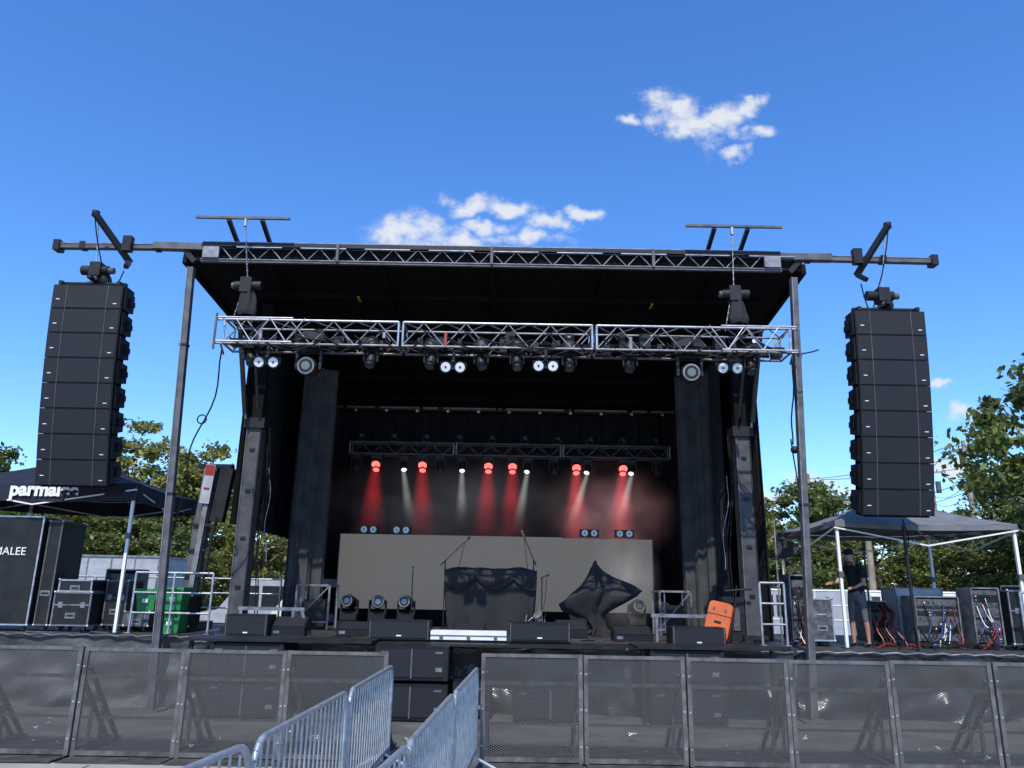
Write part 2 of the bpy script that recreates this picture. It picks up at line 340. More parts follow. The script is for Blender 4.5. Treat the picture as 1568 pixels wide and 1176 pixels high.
for a,c in zip(secs,secs[1:]):
    truss(b,a+.03,c-.03,y0,y1,z0,z1,.36,.022,.012,'dalu')
    b.tube((a+.05,y0-.002,z1+.004),(c-.05,y0-.002,z1+.004),.0225,'alu',8)
    for x in(a+.04,c-.04):frame(b,x,y0,y1,z0,z1,.020,'alu')
for x in(-4.2,4.0):
    sg=1 if x<0 else -1
    for dz in(z0,z1):b.tube((x-.9*sg,y0-.12,dz),(x+.4*sg,y0-.12,dz),.018,'alu')
    for i in range(4):b.tube((x+(i-2)*.3*sg,y0-.12,z0 if i%2 else z1),(x+(i-1)*.3*sg,y0-.12,z1 if i%2 else z0),.011,'alu',6)
for i in range(18):
    x=-4.9+i*.54;b.cable((x,y0-.03,z0+U(0,.2)),(x+U(.5,1.1),y0+U(-.04,.1),z0+U(0,.15)),U(.08,.22),.013)
for i in range(30):
    x=-4.8+i*.32+U(-.1,.1);b.box(x,x+U(.06,.2),12.85,13.05,z0+U(-.05,.1),z0+U(.12,.36),'blk')
for i in range(9):
    x=-4.4+i*1.07;b.box(x,x+.05,12.68,12.7,z0+U(0,.2),z0+U(.22,.27),random.choice(('red','dalu','white','blk')))
b.tube((-5,12.95,6.15),(4.8,12.95,6.15),.024,'blk')
b.path([(-5+i*.33,y1-.1+U(-.03,.03),z0+.06+U(-.03,.05)) for i in range(30)],.035,'rubber')
b.path([(-5+i*.33,y0+.15+U(-.03,.03),z0+.03+U(-.02,.03)) for i in range(30)],.025,'rubber')
for x,s in((-5.06,-1),(4.86,1)):
    for z in(z0,z1):b.tube((x,y0,z),(x+s*.14,y0,z),.022,'alu')
    b.tube((x+s*.1,y0-.04,z0-.12),(x+s*.1,y0-.04,z1+.1),.022,'steel');b.tube((x,y0,z0),(x+s*.12,y1,z0-.05),.02,'alu')
b.obj('lighting_truss')
def blinder(name,x,y,z):
    b=B();b.bar((x,y+.02,z+.12),(x,y+.02,z+.34),.05,.04,'blk');b.box(x-.03,x+.03,y-.04,y+.05,z+.08,z+.12,'blk')
    for sx in(-1,1):
        a=Vector((0,-.93,-.3)).normalized();c=Vector((x+sx*.125,y,z))
        b.tube(c-a*.08,c+a*.05,.07,'blk',14,.108);b.tube(c+a*.051,c+a*.056,.084,'lens',16);b.tube(c+a*.0565,c+a*.06,.022,'dlens',10)
    b.box(x-.23,x+.23,y+.02,y+.06,z-.03,z+.1,'blk');b.obj(name)
for x,z in((-4.27,5.72),(-1.03,5.69),(.58,5.74),(3.78,5.76)):blinder('blinder_light',x,12.85,z-.01)
for x in(-3.56,3.10):
    b=B();mhead(b,x,12.95,5.98,1.25,aim=(.0 if x<0 else -.05,-1,-.12),ring=True)
    def dome(u,v,x=x):
        t=u*2*math.pi;p=v*math.pi/2;r=.3;return(x+r*math.cos(p)*math.cos(t),12.95+.23*math.cos(p)*math.sin(t),6.1+.24*math.sin(p))
    b.grid(dome,18,6,'cover');b.obj('moving_head_light')
for i,x in enumerate((-4.6,-2.49,-1.43,-.55,.08,1.0,2.07,4.2)):
    b=B();mhead(b,x,12.98,6.0,.72,aim=(U(-.3,.3),-.35,-.9))
    def dome(u,v,x=x):
        t=u*2*math.pi;p=v*math.pi/2;return(x+.17*math.cos(p)*math.cos(t),12.98+.17*math.cos(p)*math.sin(t),6.06+.2*math.sin(p))
    b.grid(dome,14,5,'blk');b.obj('moving_head_light')
b=B();yc=19.5
for a,c in((-4.15,-1.45),(-1.42,1.3),(1.33,4.1)):
    truss(b,a,c,yc,yc+.3,5.27,5.57,.3,.022,.011,'steel');frame(b,a+.02,yc,yc+.3,5.27,5.57,.025,'dalu');frame(b,c-.02,yc,yc+.3,5.27,5.57,.025,'dalu')
b.path([(-4+i*.3,yc+.15,5.33+U(-.03,.03)) for i in range(27)],.04,'rubber')
for x in(-3.5,3.6):b.tube((x,yc+.15,5.57),(x,yc+.15,6.95),.006,'matte')
b.obj('upstage_truss')
reds=[-3.41,-2.23,-.56,.05,1.67,2.85];whites=[(-2.72,.28,1.25),(-1.23,.03,1.15),(.43,-.25,1.3),(1.96,-.5,1.3),(3.08,-.35,1.1)]
for x in reds:
    b=B();mhead(b,x,19.5,5.15,.75,aim=(0,-.5,-.8),lens='glow');b.tube((x,19.36,4.97),(x,19.345,4.955),.105,'glow',16);b.obj('moving_head_light')
for x,dx,L in whites:
    b=B();mhead(b,x,19.5,5.12,.65,aim=(dx*.5,-.5,-.8),lens='gloww');b.obj('moving_head_light')
for i in range(10):
    b=B();x=-3.9+i*.85;mhead(b,x,19.75,5.58,.5,up=True,aim=(.2,-1,.1));b.obj('moving_head_light')
for x in(-3.95,3.75,-1.8,1.1):
    b=B();mhead(b,x,19.6,5.15,.7,aim=(.2,-.4,-1));b.obj('moving_head_light')
# beams in haze: emissive haze volumes
def beam(name,x,y,z,dx,dy,L,r0,r1,col,st,pwr):
    m=bpy.data.materials.new(name+'_haze');m.use_nodes=True;nt=m.node_tree;nt.nodes.clear();m.cycles.volume_step_rate=2.5
    o=nt.nodes.new('ShaderNodeOutputMaterial');e=nt.nodes.new('ShaderNodeEmission');e.inputs[0].default_value=col+(1,)
    tc=nt.nodes.new('ShaderNodeTexCoord');sp=nt.nodes.new('ShaderNodeSeparateXYZ');nt.links.new(tc.outputs['Object'],sp.inputs[0])
    t=NM(nt,'MULTIPLY',sp.outputs['Z'],-1/L)
    ax=NM(nt,'SUBTRACT',sp.outputs['X'],NM(nt,'MULTIPLY',t,dx));ay=NM(nt,'SUBTRACT',sp.outputs['Y'],NM(nt,'MULTIPLY',t,dy))
    rr=NM(nt,'MULTIPLY_ADD',t,r1-r0,r0);rho=NM(nt,'DIVIDE',NM(nt,'ADD',NM(nt,'MULTIPLY',ax,ax),NM(nt,'MULTIPLY',ay,ay)),NM(nt,'MULTIPLY',rr,rr))
    rad=NM(nt,'POWER',NM(nt,'MAXIMUM',NM(nt,'SUBTRACT',1.0,rho),0.0),1.9)
    fade=NM(nt,'POWER',NM(nt,'MAXIMUM',NM(nt,'SUBTRACT',1.0,t),0.0),pwr)
    n=nt.nodes.new('ShaderNodeTexNoise');n.inputs['Scale'].default_value=2.2;n.inputs['Detail'].default_value=0;nt.links.new(tc.outputs['Object'],n.inputs['Vector'])
    s=NM(nt,'MULTIPLY',NM(nt,'MULTIPLY',rad,fade),NM(nt,'MULTIPLY',n.outputs['Fac'],st*2))
    nt.links.new(s,e.inputs[1]);nt.links.new(e.outputs[0],o.inputs['Volume'])
    M[name+str(x)]=m
    b=B();b.tube((0,0,0),(dx,dy,-L),r0,name+str(x),20,r1);return b.obj(name,(x,y,z))
for i,x in enumerate(reds):beam('light_beam',x,19.36,4.93,(-.08,.05,-.05,0,.03,-.08)[i],.25,2.0,.15,.56,((1,.04,.055),(1,.10,.12))[i>3],(.95,1.0,1.0,1.0,1.4,1.4)[i],(1.5,1.5,1.5,1.5,.9,.9)[i])
for x,dx,L in whites:beam('light_beam',x,19.40,4.88,dx,.15,L+.3,.07,.25,(.88,1,.90),2.2,1.8)
def haze(name,c,r,dens,sc,em):
    m=bpy.data.materials.new(name);m.use_nodes=True;nt=m.node_tree;nt.nodes.clear();m.cycles.volume_step_rate=2.5
    o=nt.nodes.new('ShaderNodeOutputMaterial')
    tc=nt.nodes.new('ShaderNodeTexCoord');n=nt.nodes.new('ShaderNodeTexNoise');n.inputs['Scale'].default_value=sc;n.inputs['Detail'].default_value=2
    nt.links.new(tc.outputs['Object'],n.inputs['Vector'])
    ln=nt.nodes.new('ShaderNodeVectorMath');ln.operation='LENGTH';nt.links.new(tc.outputs['Object'],ln.inputs[0])
    fall=NM(nt,'POWER',NM(nt,'MAXIMUM',NM(nt,'SUBTRACT',1.0,ln.outputs['Value']),0.0),1.4)
    nn=NM(nt,'MAXIMUM',NM(nt,'MULTIPLY_ADD',n.outputs['Fac'],2.6,-.8),0.0)
    e=nt.nodes.new('ShaderNodeEmission');e.inputs[0].default_value=em+(1,);nt.links.new(NM(nt,'MULTIPLY',NM(nt,'MULTIPLY',fall,nn),dens),e.inputs[1])
    nt.links.new(e.outputs[0],o.inputs['Volume']);M[name+str(c[0])]=m
    b=B();b.sph((0,0,0),1,name+str(c[0]),8);ob=b.obj(name,c);ob.scale=r;return ob
haze('stage_haze',(2.5,17.2,2.15),(.9,.6,1.3),.55,2.4,(.75,.75,.78))
haze('stage_haze',(2.5,19.8,3.9),(1.9,.7,1.5),.55,2.0,(1,.52,.56))
haze('stage_haze',(-1.3,20.2,4.1),(4.0,.7,1.7),.16,2.2,(.75,.72,.85))
# ------------------------------------------------------------ video wall
b=B();b.box(-4.13,1.30,19.2,19.32,1.47,3.22,'led');b.box(1.305,3.49,19.195,19.32,1.47,3.20,'led')
for i in range(7):
    x=-3.8+i*1.15;b.bar((x,19.5,ZD),(x,19.36,3.1),.05,.05,'blk');b.box(x-.04,x+.04,19.0,19.9,ZD,ZD+.08,'blk')
b.box(-4.1,3.45,19.33,19.36,1.3,3.1,'matte');b.box(-4.13,3.49,19.22,19.3,ZD,1.465,'matte')
b.box(-4.15,-4.13,19.18,19.33,1.2,3.23,'dalu');b.box(3.49,3.51,19.18,19.33,1.2,3.21,'dalu')
b.obj('led_video_wall')
for x in(-3.45,-2.65,1.96,2.82):
    b=B();b.box(x-.23,x+.23,19.15,19.3,3.24,3.42,'blk')
    for sx in(-1,1):b.tube((x+sx*.115,19.149,3.33),(x+sx*.115,19.135,3.33),.078,'lens',12);b.tube((x+sx*.115,19.134,3.33),(x+sx*.115,19.13,3.33),.03,'yellow',8)
    b.obj('strobe_light')
for x in(-3.60,-2.96,-2.31,1.59,2.92,3.5):
    b=B();mhead(b,x,18.2,ZD+.14,1.1,up=True,aim=(U(-.2,.2),-1,U(-.1,.3)),ring=True);b.box(x-.22,x+.22,18.0,18.4,ZD,ZD+.12,'blk');b.box(x-.1,x+.1,17.98,18.0,ZD+.03,ZD+.08,'dalu');b.obj('moving_head_light')
for x0,x1,y in((-4.40,-3.72,16.6),(3.15,3.8,16.6)):
    b=B();
    for x in(x0,x1):b.bar((x,y,ZD),(x,y,2.0),.04,.04,'dalu');b.bar((x,y+.8,ZD),(x,y+.8,2.0),.04,.04,'dalu');b.bar((x,y,1.98),(x,y+.8,1.98),.04,.04,'dalu')
    b.bar((x0,y,1.98),(x1,y,1.98),.04,.04,'dalu');b.bar((x0,y,1.25),(x1,y,1.25),.035,.035,'dalu');b.bar((x0,y,1.25),(x1,y,1.98),.025,.025,'dalu')
    b.bar((x0+.1,y+.02,1.15),(x0+.1,y+.02,1.95),.025,.025,'dalu');b.box(x0+.15,x1-.1,y+.1,y+.3,ZD,1.7,'blk')
    b.obj('aluminium_riser_frame')
# ------------------------------------------------------------ draped drum kit
b=B();cx,cy=-.36,16.35
def dr(u,v):
    t=u*4;side=int(t)%4;f=t-int(t);hx,hy=.93,.5
    pts=[(-hx,-hy),(hx,-hy),(hx,hy),(-hx,hy)];p=pts[side];q=pts[(side+1)%4]
    x=p[0]+(q[0]-p[0])*f;y=p[1]+(q[1]-p[1])*f
    fold=.05*v*math.sin(u*2*math.pi*13+2*math.sin(u*20))+.018*math.sin(u*61+v*2)*v
    shr=1-.15*v**1.5;n=Vector((x,y)).normalized();top=2.34-.05*math.sin(math.pi*f)+.015*math.sin(u*40)
    return(cx+x*shr+n.x*fold,cy+y*shr+n.y*fold,top+(ZD-top)*v)
b.grid(dr,200,14,'cover')
def drt(u,v):
    x=(u-.5)*1.86;y=(v-.5)*1.0;e=min(u,1-u,v,1-v);return(cx+x,cy+y,2.34+.10*min(1,e*7)+.02*math.sin(x*9)*math.sin(y*8)-.05*math.sin(math.pi*u)-(0.02 if e>0 else .04))
b.grid(drt,30,16,'cover')
def swag(u,v):
    w=abs(math.sin(u*math.pi*2.5+.4));x=(u-.5)*1.84;z=2.36-v*(.16+.22*w)-.03;return(cx+x,cy-.535-.05*math.sin(math.pi*v)*w-.02*v-.012*math.sin(v*9+u*5),z)
b.grid(swag,70,10,'cover')
b.obj('covered_drum_kit')
b=B();cx,cy=1.79,16
prof=[(0,2.56,.02),(.0,2.48,.05),(.02,2.34,.13),(.0,2.2,.26),(.0,2.06,.46),(0,1.93,.60),(0,1.82,.54),(0,1.68,.38),(0,1.5,.16),(0,1.3,.11),(0,ZD,.17)]
def cv(u,v):
    i=min(len(prof)-2,int(v*(len(prof)-1)));f=v*(len(prof)-1)-i
    a,c=prof[i],prof[i+1];r=a[2]+(c[2]-a[2])*f;z=a[1]+(c[1]-a[1])*f;t=u*2*math.pi
    lob=1+.28*math.cos(2*t)*min(1,r*2.5)+.11*math.sin(t*7+v*1.5)+.07*math.sin(t*11+1)
    dp=-.22*max(0,math.cos(t-2.9))**3*min(1,r*2)+.0*max(0,math.cos(t))**3*min(1,r*2)
    return(cx+r*lob*math.cos(t)+.05*math.sin(z*7),cy+r*lob*.55*math.sin(t),z+dp+.05*math.sin(3*t+1)*r*2)
b.grid(cv,120,40,'cover')
for t in(0,2.1,4.2):b.tube((cx,cy,1.3),(cx+.3*math.cos(t),cy+.3*math.sin(t),ZD+.01),.014,'blk')
b.tube((cx+.45,cy,2.0),(cx+.68,cy-.05,1.9),.012,'blk');b.obj('covered_keyboard_stand')
def mic(x,y,h,bx,bz,by=0):
    b=B()
    for t in(.3,2.4,4.5):b.tube((x,y,ZD+.12),(x+.28*math.cos(t),y+.28*math.sin(t),ZD+.01),.009,'blk')
    b.tube((x,y,ZD+.1),(x,y,h),.012,'blk');b.tube((x,y,h),(x+bx,y+by,bz),.009,'blk')
    b.tube((x-bx*.25,y-by*.25,h-(bz-h)*.25),(x,y,h),.012,'blk');b.tube((x+bx,y+by,bz),(x+bx*1.2,y+by*1.2,bz+(bz-h)*.2),.022,'steel',10);b.sph((x+bx*1.22,y+by*1.22,bz+(bz-h)*.22),.03,'steel',5)
    b.cable((x+bx,y+by,bz),(x+.02,y,1.6),.15,.006);b.obj('microphone_stand')
mic(-1.28,15.9,2.5,.38,2.88);mic(.5,15.9,2.55,-.2,3.0);mic(-1.85,15.3,2.25,0,2.35);mic(.66,15.7,2.2,.1,2.25)
b=B()
for i in range(16):
    x=.5+U(-.15,.25);y=15.6+U(-.1,.3);b.tube((x,y,ZD+U(0,.4)),(x+U(-.15,.15),y+U(-.1,.1),ZD+U(.1,.65)),.009,'alu' if i%2 else 'blk')
b.sph((.62,15.6,1.4),.05,'alu',6);b.tube((.58,15.55,1.5),(.57,15.54,1.51),.1,'dalu',14);b.obj('drum_hardware')
def wedge(x0,x1,y,z,h=.32,d=.5):
    b=B();w=x1-x0
    b.add([(x0,y,z),(x1,y,z),(x1,y+d,z),(x0,y+d,z),(x0,y,z+h*.45),(x1,y,z+h*.45),(x1,y+d*.65,z+h),(x0,y+d*.65,z+h),(x1,y+d,z+h*.8),(x0,y+d,z+h*.8)],
      [(0,3,2,1),(0,1,5,4),(4,5,6,7),(7,6,8,9),(9,8,2,3),(1,2,8,6,5),(0,4,7,9,3)],'cab')
    Mx=Matrix.Translation(((x0+x1)/2,y+d*.325-.004,z+h*.725+.006))@Matrix.Rotation(math.atan2(h*.55,d*.65),4,'X')
    b.xbox(Mx,w-.06,math.hypot(h*.55,d*.65)-.04,.008,'grille');b.box(x0+.05,x0+.16,y-.006,y,z+.04,z+.09,'dalu');b.obj('stage_monitor_wedge')
def fill(x0,x1,y,z,h=.36,d=.5):
    b=B();b.box(x0,x1,y,y+d,z,z+h,'cab');b.box(x0+.03,x1-.03,y-.012,y-.002,z+.03,z+h-.03,'grille')
    b.box(x0+.02,x0+.035,y-.016,y-.0,z,z+h,'steel');b.box(x1-.035,x1-.02,y-.016,y-.0,z,z+h,'steel');b.box((x0+x1)/2-.04,(x0+x1)/2+.04,y-.02,y-.013,z+.05,z+.07,'white');b.obj('front_fill_speaker')
fill(-2.32,-1.30,13.45,1.13,.3);fill(0.02,1.05,13.45,1.13,.3);fill(-4.95,-4.2,14.1,ZD,.36);fill(2.75,3.65,13.5,1.1,.3)
wedge(-4.2,-3.6,14.3,ZD);wedge(1.9,2.6,14.4,ZD,.24);wedge(-3.1,-2.5,14.6,ZD,.24);wedge(-1.0,-.4,14.5,ZD,.26);wedge(.9,1.5,15,ZD)
b=B()
for x in(-4.85,-3.9):b.bar((x,14.6,ZD),(x,14.6,1.55),.05,.05,'dalu')
b.bar((-4.9,14.6,1.55),(-3.7,14.6,1.55),.06,.06,'dalu');b.bar((-3.75,14.6,1.55),(-3.6,14.6,ZD),.05,.05,'dalu');b.bar((-4.85,14.6,1.55),(-4.85,15.2,1.55),.05,.05,'dalu');b.obj('low_handrail')
b=B()
for x in(2.7,3.75):b.bar((x,14.6,ZD),(x,14.6,1.55),.05,.05,'dalu')
b.bar((2.6,14.6,1.55),(3.85,14.6,1.55),.06,.06,'dalu');b.bar((2.7,14.6,1.3),(3.75,14.6,1.3),.04,.04,'dalu');b.obj('low_handrail')
b=B();b.box(-1.28,-.02,13.42,13.75,1.14,1.28,'white');b.box(-1.28,-.02,13.41,13.42,1.20,1.215,'steel');b.box(-1.26,-.04,13.45,13.75,1.02,1.138,'blk')
for x in(-1.1,-.65,-.2):b.box(x-.03,x+.03,13.405,13.42,1.155,1.19,'steel')
b.obj('stage_step_case')
def sub(x0,x1,y,z0,z1):
    b=B();b.box(x0,x1,y,y+.8,z0+.02,z1-.01,'cab');b.box(x0+.05,x1-.05,y-.014,y-.002,z0+.07,z1-.06,'grille')
    xm=(x0+x1)/2;b.box(xm-.012,xm+.012,y-.03,y-.015,z0+.05,z1-.05,'steel')
    for x in(x0+.15,x1-.15):b.box(x-.06,x+.06,y-.022,y-.013,z1-.12,z1-.09,'steel')
    b.box(x1-.2,x1-.1,y-.02,y-.0145,z0+.15,z0+.21,'dalu')
    for x in(x0+.04,x1-.04):b.box(x-.03,x+.03,y-.02,y,z0+.02,z1-.01,'blk')
    b.obj('subwoofer')
for x0,x1 in((-2.04,-.9),(2.2,3.35),(-4.6,-3.45)):sub(x0,x1,12.55,0,.55);sub(x0,x1,12.55,.57,1.1)
sub(.1,1.25,12.65,0,.52);sub(-.85,-.25,12.9,0,.55)
b=B();b.box(-5.0,-2.1,12.5,13.4,1.115,1.15,'blk');b.box(2.0,4.2,12.5,13.4,1.11,1.145,'blk');b.box(-2.6,1.9,13.0,13.42,1.06,1.10,'blk')
for x in(-4.9,-2.2,2.1,4.1):b.bar((x,12.6,0),(x,12.6,1.11),.05,.05,'blk')
b.obj('stage_lip_platform')
# ------------------------------------------------------------ crowd barricade
def barricade():
    b=B();W=1.2
    for x in(.0,W-.0):b.box(x-.05 if x else 0,x if x else .05,-.025,.025,.02,1.21,'bar')
    b.box(.051,W-.051,-.024,.024,1.17,1.208,'bar');b.box(.051,W-.051,-.022,.022,.03,.08,'bar')
    b.box(.051,W-.051,.002,.022,.86,.90,'bar');b.box(.051,W-.051,.002,.022,.42,.45,'bar')
    b.add([(.05,-.012,.08),(W-.05,-.012,.08),(W-.05,-.012,1.17),(.05,-.012,1.17)],[(0,1,2,3)],'exp')
    for x in(.06,W-.06):
        b.bar((x,.03,1.0),(x,.95,.08),.04,.04,'bar');b.bar((x,.02,.05),(x,1.05,.05),.05,.04,'bar');b.bar((x,.5,.05),(x,.5,.5),.035,.035,'bar')
    b.box(0.0,W,.03,1.1,.012,.03,'plate');b.box(.02,W-.02,-.35,-.03,.010,.02,'plate')
    for x in(.0225,W-.0225):
        for z in(.2,.6,1.0):b.tube((x,-.027,z),(x,-.034,z),.012,'alu')
    return b
tpl=None
xs=[-1.40-1.21*(i+1) for i in range(7)]+[-.30+1.215*i for i in range(8)]
for i,x in enumerate(xs):
    if tpl is None:tpl=barricade().obj('crowd_barricade',(x,9.7,0))
    else:inst(tpl,'crowd_barricade',(x,9.7+.012*(i%3),U(-.008,.008)),(0,R(U(-.25,.25)),R(U(-.6,.6))))
def rack(L=2.3):
    b=B();H=1.08;r=.02;rc=.16
    pts=[(0,0,.2),(0,0,H-rc)]+[(rc-rc*math.cos(t),0,H-rc+rc*math.sin(t)) for t in np.linspace(.2,math.pi/2,6)]
    pts+=[(L-rc+rc*math.sin(t),0,H-rc+rc*math.cos(t)) for t in np.linspace(0,math.pi/2,6)]+[(L,0,.2),(0,0,.2)]
    b.path(pts,r,'galv',10)
    n=int(L/.115)
    for i in range(1,n):
        x=L*i/n;zt=H-.0 if rc<x<L-rc else H-.03;b.tube((x,0,.2),(x,0,zt-.01),.0085,'galv',6)
    for x in(.3,L-.3):
        b.path([(x,-.32,.01),(x,-.25,.08),(x,0,.2),(x,.25,.08),(x,.32,.01)],.018,'galv',8)
    for z in(.35,.85):b.tube((L+.03,0,z),(L+.03,0,z+.15),.012,'galv');b.tube((L,0,z),(L+.03,0,z),.01,'galv')
    return b
def placerack(o,p,q):
    a=math.atan2(q[1]-p[1],q[0]-p[0])
    if o is None:return rack().obj('bike_rack_barrier',(p[0],p[1],0),rot=(0,0,a))
    return inst(o,'bike_rack_barrier',(p[0],p[1],0),(0,0,a))
o=placerack(None,(-1.33,9.5),(-1.37,7.2));placerack(o,(-1.38,7.15),(-1.45,4.87));placerack(o,(-1.46,4.80),(-1.75,2.55))
placerack(o,(-.34,9.42),(-.45,7.15));placerack(o,(-.46,7.1),(-.56,4.9));placerack(o,(-.56,4.85),(-.75,2.6))
b=B()
for i in range(34):
    x=U(-7,7);y=U(9.9,12.2);s=U(.02,.06) if i%4 else .08;pts=[(x+U(-s,s),y+U(-s,s),U(.034,.034+s)) for _ in range(6)]
    b.add(pts,[(0,1,2),(0,2,3),(2,3,4),(3,4,5),(1,2,5)],'white' if i%3 else 'lgrey')
b.obj('paper_litter')
# ------------------------------------------------------------ tents
def tent(name,x0,x1,y0,y1,ze,zp,val,k,legs=('white',),zl=ZD):
    b=B();cx,cy=(x0+x1)/2,(y0+y1)/2
    C=[(x0,y0),(x1,y0),(x1,y1),(x0,y1)]
    for i in range(4):
        p=C[i];q=C[(i+1)%4]
        def fn(u,v,p=p,q=q):
            x=p[0]+(q[0]-p[0])*u;y=p[1]+(q[1]-p[1])*u;X=x+(cx-x)*v;Y=y+(cy-y)*v
            sag=.09*math.sin(math.pi*v)*(1-.3*abs(2*u-1))+.05*math.sin(math.pi*u)*(1-v);return(X,Y,ze+(zp-ze)*v-sag+.008*math.sin(u*30))
        b.grid(fn,16,8,k)
        def fv(u,v,p=p,q=q):
            x=p[0]+(q[0]-p[0])*u;y=p[1]+(q[1]-p[1])*u;n=Vector((q[1]-p[1],p[0]-q[0])).normalized();w=.012*math.sin(u*22+v)*v
            return(x+n.x*(.01+w),y+n.y*(.01+w),ze-.05*math.sin(math.pi*u)-val*v)
        b.grid(fv,24,3,k)
        b.bar((p[0],p[1],ze-.12),((p[0]+q[0])/2,(p[1]+q[1])/2,ze-.42),.025,.025,legs[0]);b.bar((q[0],q[1],ze-.12),((p[0]+q[0])/2,(p[1]+q[1])/2,ze-.42),.025,.025,legs[0])
    for i,(x,y) in enumerate(C):
        sx=.05 if x==x0 else -.05;sy=.05 if y==y0 else -.05
        b.bar((x+sx,y+sy,zl),(x+sx,y+sy,ze-.02),.05,.05,legs[0]);b.box(x+sx-.08,x+sx+.08,y+sy-.08,y+sy+.08,zl,zl+.015,'blk');b.box(x+sx-.045,x+sx+.045,y+sy-.045,y+sy+.045,ze-1.0,ze-.9,'steel')
        b.tube((x+sx,y+sy,ze-.1),(cx,cy,zp-.1),.018,legs[0])
    return b.obj(name)
def text(body,size,loc,rot,k,parent,ext=.004,bold=0):
    c=bpy.data.curves.new('lettering','FONT');c.body=body;c.size=size;c.extrude=ext;c.offset=bold;c.materials.append(M[k])
    o=bpy.data.objects.new('lettering',c);COL.objects.link(o);o.location=loc;o.rotation_euler=rot;o.parent=parent;return o
t=tent('canopy_tent',-10.6,-6.87,14.2,17.2,3.74,4.45,.32,'tentb')
text('parmalee',.34,(-9.16,14.155,3.48),(R(90),0,0),'white',t,bold=.014)
tent('canopy_tent',5.95,9.3,14.25,17.3,3.28,3.95,.10,'tentg',zl=ZD-.04)
# ------------------------------------------------------------ road cases
def case(name,x0,x1,y0,y1,z0,z1,k='blk',ek='dalu',split=True,caster=True):
    b=B();zb=z0+(.1 if caster else 0);b.box(x0,x1,y0,y1,zb,z1,k);e=.02;p=.006
    for x in(x0,x1):
        for y in(y0,y1):b.box(x-(p if x==x0 else e),x+(e if x==x0 else p),y-(p if y==y0 else e),y+(e if y==y0 else p),zb,z1,ek)
    for z in(zb,z1):
        za,zc=z-(p if z==zb else e),z+(e if z==zb else p)
        for y in(y0,y1):b.box(x0+e,x1-e,y-(p-.001 if y==y0 else e),y+(e if y==y0 else p-.001),za,zc,ek)
        for x in(x0,x1):b.box(x-(p-.001 if x==x0 else e),x+(e if x==x0 else p-.001),y0+e,y1-e,za,zc,ek)
    if split:
        zs=zb+(z1-zb)*.62;b.box(x0+e,x1-e,y0-.005,y0+.01,zs-.012,zs+.012,ek)
        for f in(.2,.8):
            xx=x0+(x1-x0)*f;b.box(xx-.04,xx+.04,y0-.012,y0,zs-.05,zs+.05,'dalu')
    xm=(x0+x1)/2;b.box(xm-.09,xm+.09,y0-.009,y0,zb+(z1-zb)*.3-.05,zb+(z1-zb)*.3+.05,'dalu')
    b.box(xm-.06,xm+.06,y0-.014,y0-.0095,zb+(z1-zb)*.3-.015,zb+(z1-zb)*.3+.015,'blk')
    for x in(x0,x1):
        for z in(zb,z1):b.sph((x,y0,z),.026,'alu',4)
    if caster:
        for x in(x0+.1,x1-.1):
            for y in(y0+.1,y1-.1):b.tube((x-.02,y,z0+.045),(x+.02,y,z0+.045),.045,'steel',10);b.box(x-.03,x+.03,y-.03,y+.03,z0+.08,zb,'dalu')
    return b.obj(name)
c=case('road_case',-10.6,-8.58,14.4,15.3,ZD,3.12,ek='alu',split=False)
text('PARMALEE',.2,(-9.75,14.385,2.42),(R(90),0,0),'white',c,.003)
case('road_case',-8.52,-8.28,14.5,15.3,ZD,3.05,ek='steel',split=False)
case('road_case',-8.22,-7.55,14.5,15.1,ZD,1.78);case('road_case',-8.2,-7.6,14.55,15.1,1.79,2.0,caster=False,split=False,ek='alu')
case('road_case',-7.5,-7.1,14.9,15.5,ZD,2.0,ek='steel');case('road_case',-6.4,-5.9,14.9,15.4,ZD,1.75,ek='blk')
case('road_case',-7.05,-6.6,14.8,15.4,ZD,1.45,k='gear',ek='steel')
def erack(name,x0,x1,y,z0,z1,seed,col=('rubber','blue','red','rubber','rubber','white')):
    r=random.Random(seed);b=B();b.box(x0,x1,y+.04,y+.5,z0+.08,z1,'matte')
    for x in(x0,x1):b.box(x-.012,x+.012,y,y+.5,z0+.08,z1+.01,'dalu')
    b.box(x0,x1,y-.002,y+.5,z1,z1+.025,'dalu');b.box(x0,x1,y-.002,y+.5,z0+.06,z0+.09,'steel')
    z=z0+.12
    while z<z1-.08:
        h=r.choice((.044,.044,.088,.13));h=min(h,z1-z-.02);b.box(x0+.03,x1-.03,y+.02,y+.039,z,z+h-.005,r.choice(('gear','gear','blk','steel')))
        for j in range(int((x1-x0)/.09)):
            xx=x0+.06+j*.09
            if r.random()<.5:b.box(xx,xx+.03,y+.012,y+.019,z+h*.3,z+h*.6,r.choice(('blk','dalu','red','blue','green','white','blk')))
        z+=h
    for j in range(10):
        a=(r.uniform(x0+.05,x1-.05),y+.01,r.uniform(z0+.3,z1-.05));q=(r.uniform(x0-.1,x1+.1),y-r.uniform(.05,.3),z0+.02)
        m=(r.uniform(x0,x1),y-.1,r.uniform(z0+.1,z0+.5));b.cable(a,m,.1,.009,r.choice(col));b.cable(m,q,.05,.009,r.choice(col))
    for x in(x0+.06,x1-.06):b.tube((x-.02,y+.08,z0+.04),(x+.02,y+.08,z0+.04),.04,'blk',10)
    b.obj(name)
zr=ZD-.04
erack('equipment_rack',5.28,5.62,14.9,zr,2.3,1);case('road_case',5.5,5.92,14.6,15.2,zr,1.9,k='gear',ek='alu')
erack('equipment_rack',7.55,8.35,14.8,zr,1.95,2);case('road_case',7.5,8.4,15.4,16,zr,2.12,k='lgrey',ek='dalu');erack('equipment_rack',8.5,9.0,14.6,zr,2.12,3)
